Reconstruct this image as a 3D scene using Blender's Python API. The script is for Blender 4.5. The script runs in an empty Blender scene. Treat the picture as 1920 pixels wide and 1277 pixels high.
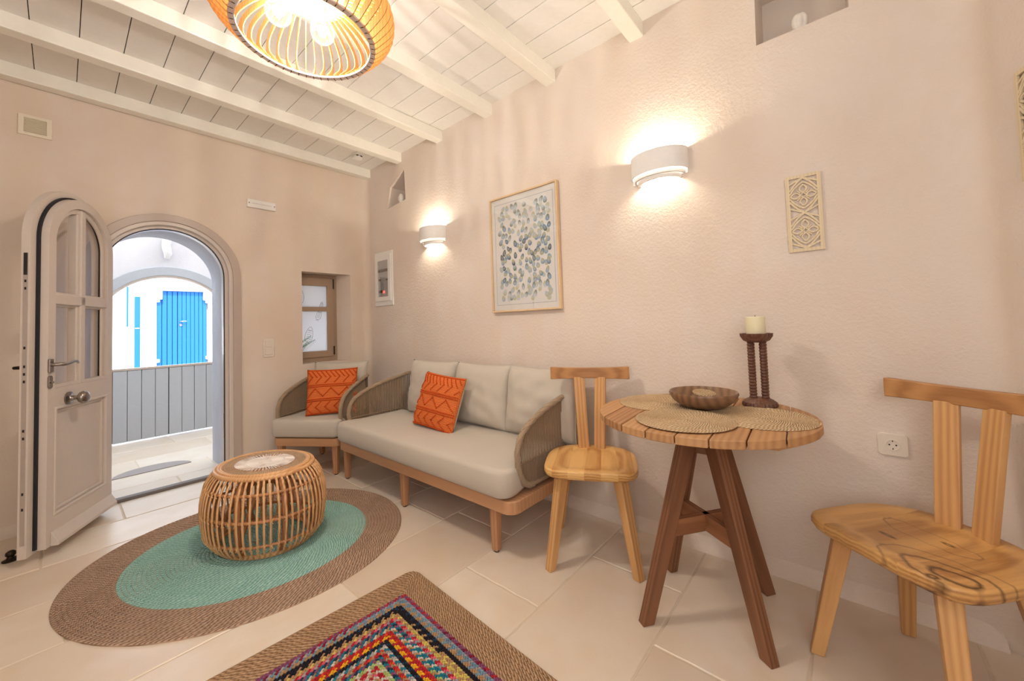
import bpy, bmesh, math, random
from mathutils import Vector, Matrix, noise
from math import pi, sin, cos, radians, sqrt
SC = bpy.context.scene
COL = SC.collection
random.seed(7)

# ------------------------------------------------------------------ camera, world, sun, exposure
H = 1.15
R = ((0.65197016, -0.75750787, -0.03341759), (0.00722861, 0.05027972, -0.99870902), (0.75821017, 0.65088691, 0.03825661))
cd = bpy.data.cameras.new('camera'); cam = bpy.data.objects.new('camera', cd); COL.objects.link(cam); SC.camera = cam
cd.sensor_width = 36.0; cd.lens = 725.92 * 36 / 1920; cd.clip_start = 0.02
cd.shift_x = 0.0; cd.shift_y = -(638.5 - 579.0) / 1920
cam.matrix_world = Matrix(((R[0][0], -R[1][0], -R[2][0], 0), (R[0][1], -R[1][1], -R[2][1], 0), (R[0][2], -R[1][2], -R[2][2], H), (0, 0, 0, 1)))

w = bpy.data.worlds.new('sky'); SC.world = w; w.use_nodes = True
w.node_tree.nodes['Background'].inputs[0].default_value = (0.78, 0.89, 1.0, 1)
w.node_tree.nodes['Background'].inputs[1].default_value = 4.0
sd = bpy.data.lights.new('sun', 'SUN'); sd.energy = 7.0; sd.angle = 0.02; sd.color = (1, .96, .9)
so = bpy.data.objects.new('sun', sd); COL.objects.link(so)
so.rotation_euler = Vector((0.25, 0.75, -1.0)).to_track_quat('-Z', 'Y').to_euler()

def area(name, loc, direction, sx, sy, power, color):
    l = bpy.data.lights.new(name, 'AREA'); l.shape = 'RECTANGLE'; l.size = sx; l.size_y = sy; l.energy = power; l.color = color
    o = bpy.data.objects.new(name, l); COL.objects.link(o); o.location = loc
    o.rotation_euler = Vector(direction).to_track_quat('-Z', 'Y').to_euler(); return o
# added area fill lights out of view, brightening the room; no windows there
area('fill_light_left', (-1.74, -.25, 1.5), (1, -.05, -.05), 1.3, 1.3, 15, (.95, .97, 1.0))
area('fill_light_rear', (-.35, -.78, 1.75), (.15, 1, -.05), 1.3, .9, 12, (.97, .98, 1.0))
SC.view_settings.view_transform = 'Standard'; SC.view_settings.look = 'None'
SC.view_settings.exposure = 0.35; SC.view_settings.gamma = 1.0
try: SC.view_settings.use_curve_mapping = False
except Exception: pass
SC.cycles.use_denoising = True
SC.cycles.max_bounces = 10; SC.cycles.diffuse_bounces = 5; SC.cycles.glossy_bounces = 4
SC.cycles.transparent_max_bounces = 16; SC.cycles.sample_clamp_indirect = 6.0
SC.cycles.caustics_reflective = False; SC.cycles.caustics_refractive = False

# ------------------------------------------------------------------ material helpers
def lin(r, g, b):
    f = lambda c: (c / 255 / 12.92) if c / 255 <= .04045 else ((c / 255 + .055) / 1.055) ** 2.4
    return (f(r), f(g), f(b), 1)
class NT:
    def __init__(s, name):
        s.m = bpy.data.materials.new(name); s.m.use_nodes = True; s.t = s.m.node_tree
        s.p = s.t.nodes['Principled BSDF']; s.out = s.t.nodes['Material Output']
    def n(s, typ, ins=None, **kw):
        nd = s.t.nodes.new(typ)
        for k, v in kw.items(): setattr(nd, k, v)
        for k, v in (ins or {}).items():
            if isinstance(v, bpy.types.NodeSocket): s.t.links.new(v, nd.inputs[k])
            else: nd.inputs[k].default_value = v
        return nd
    def obj(s, scale=(1, 1, 1), rot=(0, 0, 0), loc=(0, 0, 0), kind='Object'):
        tc = s.n('ShaderNodeTexCoord')
        return s.n('ShaderNodeMapping', {0: tc.outputs[kind], 'Scale': scale, 'Rotation': rot, 'Location': loc}).outputs[0]
    def noise(s, vec, scale, detail=4, rough=.5, dist=0):
        return s.n('ShaderNodeTexNoise', {'Vector': vec, 'Scale': scale, 'Detail': detail, 'Roughness': rough, 'Distortion': dist}).outputs[0]
    def ramp(s, fac, stops):
        r = s.n('ShaderNodeValToRGB', {0: fac}); e = r.color_ramp.elements
        while len(e) > 1: e.remove(e[-1])
        e[0].position = stops[0][0]; e[0].color = stops[0][1]
        for p, c in stops[1:]:
            x = e.new(p); x.color = c
        return r.outputs[0]
    def math(s, op, a, b=0.0, c=0.0):
        return s.n('ShaderNodeMath', {0: a, 1: b, 2: c}, operation=op).outputs[0]
    def mix(s, fac, a, b, blend='MIX'):
        m = s.n('ShaderNodeMix', data_type='RGBA', blend_type=blend)
        for k, v in ((0, fac), (6, a), (7, b)):
            if isinstance(v, bpy.types.NodeSocket): s.t.links.new(v, m.inputs[k])
            else: m.inputs[k].default_value = v
        return m.outputs[2]
    def set(s, color=None, rough=None, metal=None, spec=None, bump=None, dist=.002, strength=.5):
        for k, v in (('Base Color', color), ('Roughness', rough), ('Metallic', metal), ('Specular IOR Level', spec)):
            if v is None: continue
            if isinstance(v, bpy.types.NodeSocket): s.t.links.new(v, s.p.inputs[k])
            else: s.p.inputs[k].default_value = v
        if bump is not None:
            b = s.n('ShaderNodeBump', {'Strength': strength, 'Distance': dist, 'Height': bump})
            s.t.links.new(b.outputs[0], s.p.inputs['Normal'])
        return s.m
def flat(name, col, rough=.5, metal=0, spec=.5, bump=0):
    t = NT(name); v = t.obj()
    n = t.noise(v, 35, 3)
    c = t.mix(.12, col, t.ramp(n, [(.3, tuple(x * .75 for x in col[:3]) + (1,)), (.7, col)]))
    return t.set(c, rough, metal, spec, n if bump else None, .001, bump)
def plaster(name, base, alt, warm, bumpy=.5):
    t = NT(name); v = t.obj()
    a = t.noise(v, 1.6, 5, .6, .4); b = t.noise(v, 5.0, 4, .6)
    st = t.noise(t.obj((7, 7, .5)), 1.0, 3, .5)
    c = t.mix(t.ramp(a, [(.35, (0, 0, 0, 1)), (.68, (1, 1, 1, 1))]), base, alt)
    c = t.mix(t.math('MULTIPLY', t.ramp(st, [(.45, (0, 0, 0, 1)), (.75, (1, 1, 1, 1))]), .45), c, warm)
    c = t.mix(t.math('MULTIPLY', b, .12), c, warm)
    f = t.math('ADD', t.noise(v, 75, 3, .6), t.math('MULTIPLY', t.noise(v, 6, 3), .6))
    return t.set(c, .8, 0, .3, f, .0055, bumpy)
def wood(name, light, dark, axis=2, rough=.5, boards=0, bx=0, streak=.5, knots=None, sc=1.0):
    t = NT(name)
    s = [16 * sc, 16 * sc, 16 * sc]; s[axis] = 1.1 * sc
    v = t.obj(tuple(s)); off = None
    if boards:
        tc = t.n('ShaderNodeTexCoord').outputs['Object']
        sx = t.n('ShaderNodeSeparateXYZ', {0: tc}).outputs[bx]
        cell = t.math('FLOOR', t.math('DIVIDE', t.math('ADD', sx, 10.0), boards))
        rnd = t.n('ShaderNodeTexWhiteNoise', {1: cell}, noise_dimensions='1D').outputs[0]
        v = t.n('ShaderNodeVectorMath', {0: v, 1: t.n('ShaderNodeCombineXYZ', {0: t.math('MULTIPLY', rnd, 30.0), 1: t.math('MULTIPLY', rnd, 13.0)}).outputs[0]}, operation='ADD').outputs[0]
    big = t.noise(v, .35, 3, .5, 1.2)
    rings = t.n('ShaderNodeTexWave', {'Vector': v, 'Scale': 1.5, 'Distortion': 7.0, 'Detail': 3.0, 'Detail Scale': .5}, bands_direction=('Y', 'Z', 'X')[axis]).outputs[1]
    v2 = t.obj(tuple(x * 9 for x in s)); fine = t.noise(v2, 1.0, 4, .75)
    f = t.math('ADD', t.math('MULTIPLY', rings, .26), t.math('ADD', t.math('MULTIPLY', big, .58), t.math('MULTIPLY', fine, .6 * streak)))
    if boards: f = t.math('ADD', f, t.math('MULTIPLY', t.math('SUBTRACT', rnd, .5), .35))
    mid = tuple((a * .62 + b * .38) for a, b in zip(light[:3], dark[:3])) + (1,)
    c = t.ramp(f, [(.32, light), (.58, mid), (.88, dark)])
    if knots:
        tc = t.n('ShaderNodeTexCoord').outputs['Object']
        wob = t.noise(tc, 9, 3, .6); 
        acc = None
        for (kx, ky, rx, ry, rad, wd, amt) in knots:
            sub = t.n('ShaderNodeMapping', {0: tc, 'Location': (-kx / rx, -ky / ry, 0), 'Scale': (1 / rx, 1 / ry, .01)}).outputs[0]
            L = t.n('ShaderNodeVectorMath', {0: sub}, operation='LENGTH').outputs[1]
            L = t.math('ADD', L, t.math('MULTIPLY', t.math('SUBTRACT', wob, .5), 1.5))
            d = t.math('ABSOLUTE', t.math('SUBTRACT', L, rad))
            k = t.math('MULTIPLY', t.n('ShaderNodeMapRange', {0: d, 1: 0.0, 2: wd, 3: 1.0, 4: 0.0}).outputs[0], amt)
            acc = k if acc is None else t.math('MAXIMUM', acc, k)
        c = t.mix(acc, c, (.06, .025, .01, 1))
    return t.set(c, rough, 0, .4, fine, .0008, .35)
def fabric(name, a, b, scale=900):
    t = NT(name); v = t.obj()
    n = t.noise(v, 14, 4); wv = t.noise(v, scale, 2, .7)
    c = t.mix(t.math('MULTIPLY', wv, .8), a, b)
    c = t.mix(t.math('MULTIPLY', n, .15), c, b)
    m = t.set(c, .95, 0, .1, t.math('ADD', wv, t.math('MULTIPLY', n, 1.5)), .0015, .4)
    t.p.inputs['Sheen Weight'].default_value = .2
    return m
def braid(name, a, b, du=.016, bumpd=.006, extra=None):
    """braid on UVs: u runs along the braid in metres, v across it 0..1"""
    t = NT(name); tc = t.n('ShaderNodeTexCoord')
    sp = t.n('ShaderNodeSeparateXYZ', {0: tc.outputs['UV']}); u, v = sp.outputs[0], sp.outputs[1]
    fv = t.math('FRACT', v)
    k = t.math('ABSOLUTE', t.math('SUBTRACT', fv, .5))
    ph = t.math('ADD', t.math('DIVIDE', u, du), t.math('MULTIPLY', k, 1.6))
    ph = t.math('ADD', ph, t.math('MULTIPLY', t.math('GREATER_THAN', fv, .5), .5))
    ph = t.math('ADD', ph, t.math('MULTIPLY', t.n('ShaderNodeTexWhiteNoise', {1: t.math('FLOOR', v)}, noise_dimensions='1D').outputs[0], 9.0))
    ph = t.math('ADD', ph, t.math('MULTIPLY', t.noise(t.obj(), 9, 2), 2.5))
    tooth = t.math('SINE', t.math('MULTIPLY', t.math('FRACT', ph), pi))
    rnd = t.noise(t.n('ShaderNodeCombineXYZ', {0: t.math('MULTIPLY', t.math('FLOOR', ph), 3.1), 1: t.math('MULTIPLY', t.math('FLOOR', t.math('MULTIPLY', v, 2)), 7.7)}).outputs[0], 1.0, 1)
    fib = t.noise(t.obj(), 260, 3, .7)
    big = t.noise(t.obj(), 5, 3, .6)
    f = t.math('ADD', t.math('MULTIPLY', tooth, .5), t.math('ADD', t.math('MULTIPLY', rnd, .35), t.math('MULTIPLY', fib, .3)))
    f = t.math('ADD', f, t.math('MULTIPLY', t.math('SUBTRACT', big, .5), .25))
    c = t.ramp(f, [(.25, b), (.95, a)])
    h = t.math('ADD', tooth, t.math('MULTIPLY', fib, .5))
    return t.set(c, .95, 0, .1, h, bumpd, .8)
def vcol(name, rough=.8, bump=.4):
    t = NT(name); a = t.n('ShaderNodeAttribute', attribute_name='Col').outputs[0]
    n = t.noise(t.obj(), 300, 3)
    c = t.mix(t.math('MULTIPLY', n, .35 if rough > .8 else .0), a, (.02, .015, .01, 1))
    return t.set(c, rough, 0, .2, n, .002, bump)
def emis(name, col, strength):
    t = NT(name); t.p.inputs['Emission Color'].default_value = col; t.p.inputs['Emission Strength'].default_value = strength
    t.p.inputs['Base Color'].default_value = col; return t.m
def glass(name, tint=(1, 1, 1, 1), refl=.09, rough=.0):
    t = NT(name)
    tr = t.n('ShaderNodeBsdfTransparent', {0: tint}); gl = t.n('ShaderNodeBsdfGlossy', {0: (1, 1, 1, 1), 'Roughness': rough})
    lw = t.n('ShaderNodeLayerWeight', {0: .35}).outputs[1]
    f = t.math('ADD', t.math('MULTIPLY', lw, .35), refl)
    mx = t.n('ShaderNodeMixShader', {0: f, 1: tr.outputs[0], 2: gl.outputs[0]})
    t.t.links.new(mx.outputs[0], t.out.inputs[0]); return t.m

M = {}
M['plaster'] = plaster('plaster', lin(230, 220, 211), lin(223, 208, 196), lin(226, 210, 190))
M['plaster_smooth'] = plaster('plaster_smooth', lin(229, 217, 206), lin(221, 204, 190), lin(224, 206, 180), .22)
M['white_plaster'] = plaster('white_plaster', lin(236, 236, 238), lin(228, 229, 233), lin(233, 232, 230), .3)
M['lilac_plaster'] = plaster('lilac_plaster', lin(222, 221, 226), lin(205, 206, 214), lin(214, 213, 220), .3)
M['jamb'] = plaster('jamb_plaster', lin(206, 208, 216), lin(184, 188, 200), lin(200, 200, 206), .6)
M['ceiling'] = flat('ceiling_paint', lin(238, 236, 232), .42, 0, .45, .1)
M['beam'] = flat('beam_paint', lin(243, 240, 230), .35, 0, .5, .15)
M['oak_z'] = wood('oak_z', lin(218, 172, 116), lin(170, 118, 70), 2, .42, sc=.7)
M['oak_y'] = wood('oak_y', lin(200, 150, 98), lin(142, 94, 56), 0, .42, sc=.7)
M['oak_seat'] = wood('oak_seat', lin(232, 188, 122), lin(176, 118, 60), 1, .35, boards=.075, bx=0)
M['oak_seat_knot'] = wood('oak_seat_knot', lin(220, 172, 108), lin(150, 98, 52), 1, .35, boards=.21, bx=0,
    knots=[(.15, -.13, .05, .03, 1.0, .3, .95), (.15, -.13, .05, .03, 2.1, .22, .75), (.15, -.13, .05, .03, 3.2, .16, .5), (.145, -.185, .012, .014, .6, .8, .95), (-.05, -.06, .03, .01, .5, .5, .85), (.03, .05, .018, .008, .5, .6, .9), (-.02, .04, .09, .03, 1.3, .1, .5)])
M['teak'] = wood('teak', lin(144, 98, 68), lin(82, 50, 34), 2, .5, sc=.8)
M['teak_x'] = wood('teak_x', lin(192, 146, 100), lin(146, 100, 62), 0, .5, sc=.6, boards=.1, bx=1)
M['teak_brace'] = wood('teak_brace', lin(166, 114, 78), lin(104, 64, 40), 0, .5, sc=.8)
M['sofa_wood'] = wood('sofa_wood', lin(200, 154, 116), lin(178, 130, 92), 0, .5, sc=.5)
M['sofa_wood_z'] = wood('sofa_wood_z', lin(196, 148, 110), lin(158, 108, 74), 2, .5, sc=.6)
M['bowl_wood'] = wood('bowl_wood', lin(146, 112, 84), lin(78, 54, 40), 0, .3, sc=.45)
M['candle_wood'] = wood('candle_wood', lin(122, 82, 64), lin(58, 34, 26), 2, .45)
M['birch'] = wood('birch_ply', lin(228, 212, 180), lin(206, 186, 150), 2, .6, streak=.2)
M['frame_oak'] = wood('picture_frame_wood', lin(228, 200, 160), lin(204, 172, 130), 2, .5, streak=.2)
M['shade_wood'] = wood('lamp_slat_wood', lin(200, 148, 84), lin(166, 110, 56), 2, .5, streak=.2)
M['shade_rim'] = flat('lamp_rim', lin(226, 208, 200), .6)
M['shade_disc'] = flat('lamp_disc', lin(226, 176, 76), .55)
M['taupe'] = flat('taupe_paint', lin(216, 205, 196), .38, 0, .5, .08)
M['taupe_case'] = flat('casing_paint', lin(190, 176, 166), .42, 0, .5, .08)
M['taupe_win'] = flat('window_paint', lin(166, 142, 120), .45, 0, .45, .08)
M['groove'] = flat('groove', lin(90, 96, 108), .8)
M['gate'] = flat('gate_paint', lin(178, 184, 192), .5)
M['blue'] = flat('blue_paint', lin(8, 96, 178), .5)
M['blue_dark'] = flat('blue_groove', lin(6, 66, 140), .5)
M['rubber'] = flat('black_rubber', lin(24, 24, 30), .6)
M['steel'] = flat('brushed_steel', lin(160, 152, 146), .25, 1)
M['inlay'] = flat('cream_inlay', lin(236, 228, 220), .35)
M['dark_metal'] = flat('dark_metal', lin(60, 54, 48), .3, 1)
M['strip'] = flat('lock_strip', lin(196, 188, 182), .4, .6)
M['white_plastic'] = flat('white_plastic', lin(240, 238, 234), .35)
M['ivory_plastic'] = flat('ivory_plastic', lin(230, 220, 206), .38)
M['vent_plastic'] = flat('vent_plastic', lin(234, 224, 204), .45)
M['dark'] = flat('dark_hole', lin(40, 34, 30), .7)
M['gypsum'] = flat('white_gypsum', lin(240, 238, 236), .75, 0, .3)
M['ceramic'] = flat('white_ceramic', lin(236, 230, 222), .5)
M['fabric'] = fabric('beige_fabric', lin(210, 202, 190), lin(180, 170, 156))
M['piping'] = fabric('cream_fabric', lin(228, 216, 196), lin(206, 192, 168))
M['orange'] = None
M['rope'] = fabric('taupe_rope', lin(178, 156, 130), lin(136, 114, 92), 500)
M['rope_dark'] = fabric('brown_rope', lin(158, 134, 108), lin(112, 90, 70), 500)
M['rattan'] = wood('rattan', lin(234, 188, 136), lin(190, 136, 88), 2, .4)
M['rattan_post'] = wood('rattan_post', lin(200, 144, 98), lin(152, 98, 62), 2, .4)
M['wicker'] = braid('wicker', lin(232, 204, 172), lin(140, 98, 68), .008, .004)
M['jute'] = braid('jute', lin(214, 178, 142), lin(128, 92, 62), .018, .006)
M['jute_grey'] = braid('jute_border', lin(214, 184, 160), lin(128, 98, 78), .02, .007)
M['teal'] = braid('teal_jute', lin(190, 228, 218), lin(118, 176, 164), .02, .007)
M['seagrass'] = braid('seagrass', lin(240, 214, 176), lin(160, 122, 84), .012, .005)
M['rug_rags'] = vcol('rag_braid', .9, .6)
M['paint_marks'] = vcol('watercolour', .7, 0)
M['paper'] = flat('paper', lin(250, 249, 246), .8)
M['candle'] = flat('candle_wax', lin(240, 232, 196), .5)
M['glass'] = glass('clear_glass', refl=.04)
M['pic_glass'] = glass('picture_glass', refl=.05)
t = NT('bulb_glass')
tr = t.n('ShaderNodeBsdfTransparent', {0: (1, 1, 1, 1)}); gl = t.n('ShaderNodeBsdfGlossy', {0: (1, 1, 1, 1), 'Roughness': .05}); tl = t.n('ShaderNodeBsdfTranslucent', {0: (1, .98, .94, 1)})
lw = t.n('ShaderNodeLayerWeight', {0: .4}).outputs[1]
m1 = t.n('ShaderNodeMixShader', {0: t.math('ADD', t.math('MULTIPLY', lw, .012), .0015), 1: tr.outputs[0], 2: tl.outputs[0]}); m2 = t.n('ShaderNodeMixShader', {0: t.math('ADD', t.math('MULTIPLY', lw, .3), .03), 1: m1.outputs[0], 2: gl.outputs[0]})
t.t.links.new(m2.outputs[0], t.out.inputs[0]); M['bulb_glass'] = t.m
M['filament'] = emis('filament', (1, .88, .66, 1), 45)
M['red_light'] = emis('red_switch', (1, .12, .08, 1), 1.5)
M['leaf'] = flat('green_leaf', lin(60, 132, 96), .6)
M['ink'] = flat('ink_drawing', lin(70, 68, 74), .7)
t = NT('frosted_pane')
tl = t.n('ShaderNodeBsdfTranslucent', {0: (.92, .94, .97, 1)}); gl = t.n('ShaderNodeBsdfGlossy', {0: (1, 1, 1, 1), 'Roughness': .15})
t.t.links.new(t.n('ShaderNodeMixShader', {0: .06, 1: tl.outputs[0], 2: gl.outputs[0]}).outputs[0], t.out.inputs[0]); M['frost'] = t.m
# orange pillow cloth : fine horizontal cords
t = NT('orange_cord'); tc = t.n('ShaderNodeTexCoord'); v = t.n('ShaderNodeSeparateXYZ', {0: tc.outputs['UV']}).outputs[1]
rid = t.math('ABSOLUTE', t.math('SINE', t.math('MULTIPLY', v, pi * 46))); nz = t.noise(t.obj(), 120, 3)
c = t.ramp(t.math('ADD', t.math('MULTIPLY', rid, .7), t.math('MULTIPLY', nz, .4)), [(.15, lin(190, 82, 34)), (.8, lin(240, 132, 72))])
M['orange'] = t.set(c, .9, 0, .1, t.math('ADD', rid, t.math('MULTIPLY', nz, .4)), .004, .7)
M['orange_knot'] = flat('orange_knot', lin(200, 84, 38), .9, 0, .1)
# stone slabs
t = NT('limestone'); v = t.obj(); isl = t.n('ShaderNodeNewGeometry').outputs['Random Per Island']
n1 = t.noise(v, 1.6, 3, .5); n2 = t.noise(v, 60, 4, .7); n3 = t.noise(v, 6, 4, .5)
c = t.ramp(t.math('ADD', t.math('MULTIPLY', n1, .6), t.math('MULTIPLY', isl, .4)), [(.2, lin(234, 224, 210)), (.5, lin(224, 210, 193)), (.8, lin(210, 193, 174))])
c = t.mix(t.math('MULTIPLY', t.ramp(n3, [(.4, (0, 0, 0, 1)), (.95, (1, 1, 1, 1))]), .6), c, lin(212, 186, 152))
c = t.mix(t.math('MULTIPLY', t.ramp(n2, [(.6, (0, 0, 0, 1)), (.8, (1, 1, 1, 1))]), .25), c, lin(180, 160, 138))
M['stone'] = t.set(c, t.ramp(n1, [(.0, (.26, .26, .26, 1)), (1.0, (.38, .38, .38, 1))]), 0, .5, n2, .0012, .3)
M['grout'] = flat('grout', lin(214, 198, 176), .9)
M['pebble'] = flat('pebble_mat', lin(160, 152, 148), .9, 0, .2, .8)
M['street'] = flat('street_paving', lin(216, 212, 206), .9)

# ------------------------------------------------------------------ mesh helpers
class MB:
    def __init__(s): s.v = []; s.f = []; s.uv = []; s.c = []; s.hasuv = False; s.hasc = False
    def add(s, vs, fs, uvs=None, col=None):
        b = len(s.v); s.v += [tuple(p) for p in vs]
        for i, f in enumerate(fs):
            s.f.append(tuple(b + k for k in f))
            s.uv.append(uvs[i] if uvs else None); s.c.append(col)
        if uvs: s.hasuv = True
        if col: s.hasc = True
        return s
    def box(s, a, b, mat=None, col=None):
        x0, y0, z0 = a; x1, y1, z1 = b
        vs = [Vector(p) for p in ((x0, y0, z0), (x1, y0, z0), (x1, y1, z0), (x0, y1, z0), (x0, y0, z1), (x1, y0, z1), (x1, y1, z1), (x0, y1, z1))]
        if mat is not None: vs = [mat @ p for p in vs]
        return s.add(vs, [(0, 3, 2, 1), (4, 5, 6, 7), (0, 1, 5, 4), (1, 2, 6, 5), (2, 3, 7, 6), (3, 0, 4, 7)], None, col)
    def tube(s, pts, r, seg=8, closed=False, flat_=1.0, cap=True):
        pts = [Vector(p) for p in pts]; n = len(pts); rs = r if isinstance(r, (list, tuple)) else [r] * n
        up = Vector((0, 0, 1)); vs = []; prev = None
        for i, p in enumerate(pts):
            if closed: d = pts[(i + 1) % n] - pts[i - 1]
            else: d = pts[min(i + 1, n - 1)] - pts[max(i - 1, 0)]
            d.normalize()
            if prev is None:
                a = d.cross(up)
                if a.length < .05: a = d.cross(Vector((1, 0, 0)))
            else: a = prev - d * prev.dot(d)
            if a.length < 1e-6: a = d.orthogonal()
            a.normalize(); prev = a; b = d.cross(a)
            for k in range(seg):
                t = 2 * pi * k / seg; vs.append(p + a * cos(t) * rs[i] + b * sin(t) * rs[i] * flat_)
        fs = []
        for i in range(n if closed else n - 1):
            j = (i + 1) % n
            for k in range(seg):
                l = (k + 1) % seg; fs.append((i * seg + k, i * seg + l, j * seg + l, j * seg + k))
        if cap and not closed: fs += [tuple(range(seg))[::-1], tuple((n - 1) * seg + k for k in range(seg))]
        return s.add(vs, fs)
    def lathe(s, prof, seg=48, center=(0, 0, 0), sx=1, sy=1, mod=None, uvscale=None):
        vs = []; cx, cy, cz = center
        for i, (r, z) in enumerate(prof):
            for k in range(seg):
                t = 2 * pi * k / seg; rr = r * (mod(t, i) if mod else 1)
                vs.append((cx + rr * cos(t) * sx, cy + rr * sin(t) * sy, cz + z))
        fs = []
        for i in range(len(prof) - 1):
            for k in range(seg):
                l = (k + 1) % seg; fs.append((i * seg + k, i * seg + l, (i + 1) * seg + l, (i + 1) * seg + k))
        if prof[0][0] > 1e-5: fs.append(tuple(range(seg))[::-1])
        if prof[-1][0] > 1e-5: fs.append(tuple((len(prof) - 1) * seg + k for k in range(seg)))
        return s.add(vs, fs)
    def prism(s, poly, y0, y1, plane='xz', mat=None):
        """2D polygon extruded: plane xz -> along y, xy -> along z, yz -> along x"""
        n = len(poly)
        mk = {'xz': lambda p, h: (p[0], h, p[1]), 'xy': lambda p, h: (p[0], p[1], h), 'yz': lambda p, h: (h, p[0], p[1])}[plane]
        vs = [Vector(mk(p, y0)) for p in poly] + [Vector(mk(p, y1)) for p in poly]
        if mat is not None: vs = [mat @ p for p in vs]
        fs = [tuple(range(n)), tuple(range(2 * n - 1, n - 1, -1))] + [(i, i + n, (i + 1) % n + n, (i + 1) % n) for i in range(n)]
        return s.add(vs, fs)
    def band(s, outer, inner, y0, y1, plane='xz', closed=False):
        mk = {'xz': lambda p, h: (p[0], h, p[1]), 'xy': lambda p, h: (p[0], p[1], h), 'yz': lambda p, h: (h, p[0], p[1])}[plane]
        n = len(outer); vs = [mk(p, y0) for p in outer] + [mk(p, y0) for p in inner] + [mk(p, y1) for p in outer] + [mk(p, y1) for p in inner]
        fs = []
        for i in range(n if closed else n - 1):
            j = (i + 1) % n
            fs += [(i, j, n + j, n + i), (2 * n + i, 3 * n + i, 3 * n + j, 2 * n + j), (i, 2 * n + i, 2 * n + j, j), (n + i, n + j, 3 * n + j, 3 * n + i)]
        if not closed: fs += [(0, n, 3 * n, 2 * n), (n - 1, 3 * n - 1 + 0, 4 * n - 1, 2 * n - 1)] if False else [(0, n, 3 * n, 2 * n), (n - 1, 3 * n - 1, 4 * n - 1, 2 * n - 1)]
        return s.add(vs, fs)
    def mesh(s, name):
        me = bpy.data.meshes.new(name); me.from_pydata(s.v, [], s.f)
        if s.hasuv:
            ul = me.uv_layers.new(name='UVMap'); k = 0
            for fi, f in enumerate(s.f):
                for j in range(len(f)):
                    ul.data[k].uv = s.uv[fi][j] if s.uv[fi] else (0, 0); k += 1
        if s.hasc:
            ca = me.color_attributes.new('Col', 'FLOAT_COLOR', 'CORNER'); k = 0
            for fi, f in enumerate(s.f):
                c = s.c[fi] or (1, 1, 1, 1)
                for j in range(len(f)):
                    ca.data[k].color = c; k += 1
        me.validate(); bm = bmesh.new(); bm.from_mesh(me); bmesh.ops.recalc_face_normals(bm, faces=bm.faces); bm.to_mesh(me); bm.free()
        return me
    def build(s, name, mat, parent=None, loc=None, rot=None, bevel=0, smooth=None, sub=0):
        me = s.mesh(name); o = bpy.data.objects.new(name, me); COL.objects.link(o)
        if mat: me.materials.append(mat)
        if parent: o.parent = parent
        if loc is not None: o.location = loc
        if rot is not None: o.rotation_euler = rot
        if smooth is not None:
            me.shade_smooth()
            if smooth < 179: me.set_sharp_from_angle(angle=radians(smooth))
        if bevel:
            b = o.modifiers.new('bevel', 'BEVEL'); b.width = bevel; b.segments = 2; b.limit_method = 'ANGLE'; b.angle_limit = radians(40)
        if sub:
            b = o.modifiers.new('sub', 'SUBSURF'); b.levels = sub; b.render_levels = sub
        return o
def cut(o, cutters):
    """boolean differences applied straight away; cutters are MBs"""
    for c in cutters:
        k = bpy.data.objects.new('cutter', c.mesh('cutter')); COL.objects.link(k)
        k.parent = o.parent; k.location = o.location; k.rotation_euler = o.rotation_euler
        m = o.modifiers.new('b', 'BOOLEAN'); m.operation = 'DIFFERENCE'; m.object = k; m.solver = 'EXACT'
        bpy.context.view_layer.update()
        dg = bpy.context.evaluated_depsgraph_get()
        me = bpy.data.meshes.new_from_object(o.evaluated_get(dg))
        o.modifiers.clear(); old = o.data; me.name = old.name; o.data = me
        bpy.data.objects.remove(k)
    return o
def thing(name, label, cat, loc=(0, 0, 0), rz=0, group=None):
    o = bpy.data.objects.new(name, None); COL.objects.link(o); o.empty_display_size = .1
    o.location = loc; o.rotation_euler = (0, 0, rz); o['label'] = label; o['category'] = cat
    if group: o['group'] = group
    return o
def tag(o, label, cat, group=None):
    o['label'] = label; o['category'] = cat
    if group: o['group'] = group
    return o
def struct(o): o['kind'] = 'structure'; return o
def arch(cx, r, zs, z0, seg=32):
    return [(cx - r, z0)] + [(cx + r * cos(pi - pi * i / seg), zs + r * sin(pi - pi * i / seg)) for i in range(seg + 1)] + [(cx + r, z0)]
def strip(p, q, wid, y0, y1):
    """flat bar between two xz points"""
    d = Vector((q[0] - p[0], q[1] - p[1])); d.normalize(); n = Vector((-d.y, d.x)) * wid / 2
    return [(p[0] + n.x, p[1] + n.y), (p[0] - n.x, p[1] - n.y), (q[0] - n.x, q[1] - n.y), (q[0] + n.x, q[1] + n.y)]
def rot_to(d):
    return Vector(d).to_track_quat('Z', 'X').to_euler()

# ------------------------------------------------------------------ the room
WX, WY, CZ = 2.10, 3.79, 2.81
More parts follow.
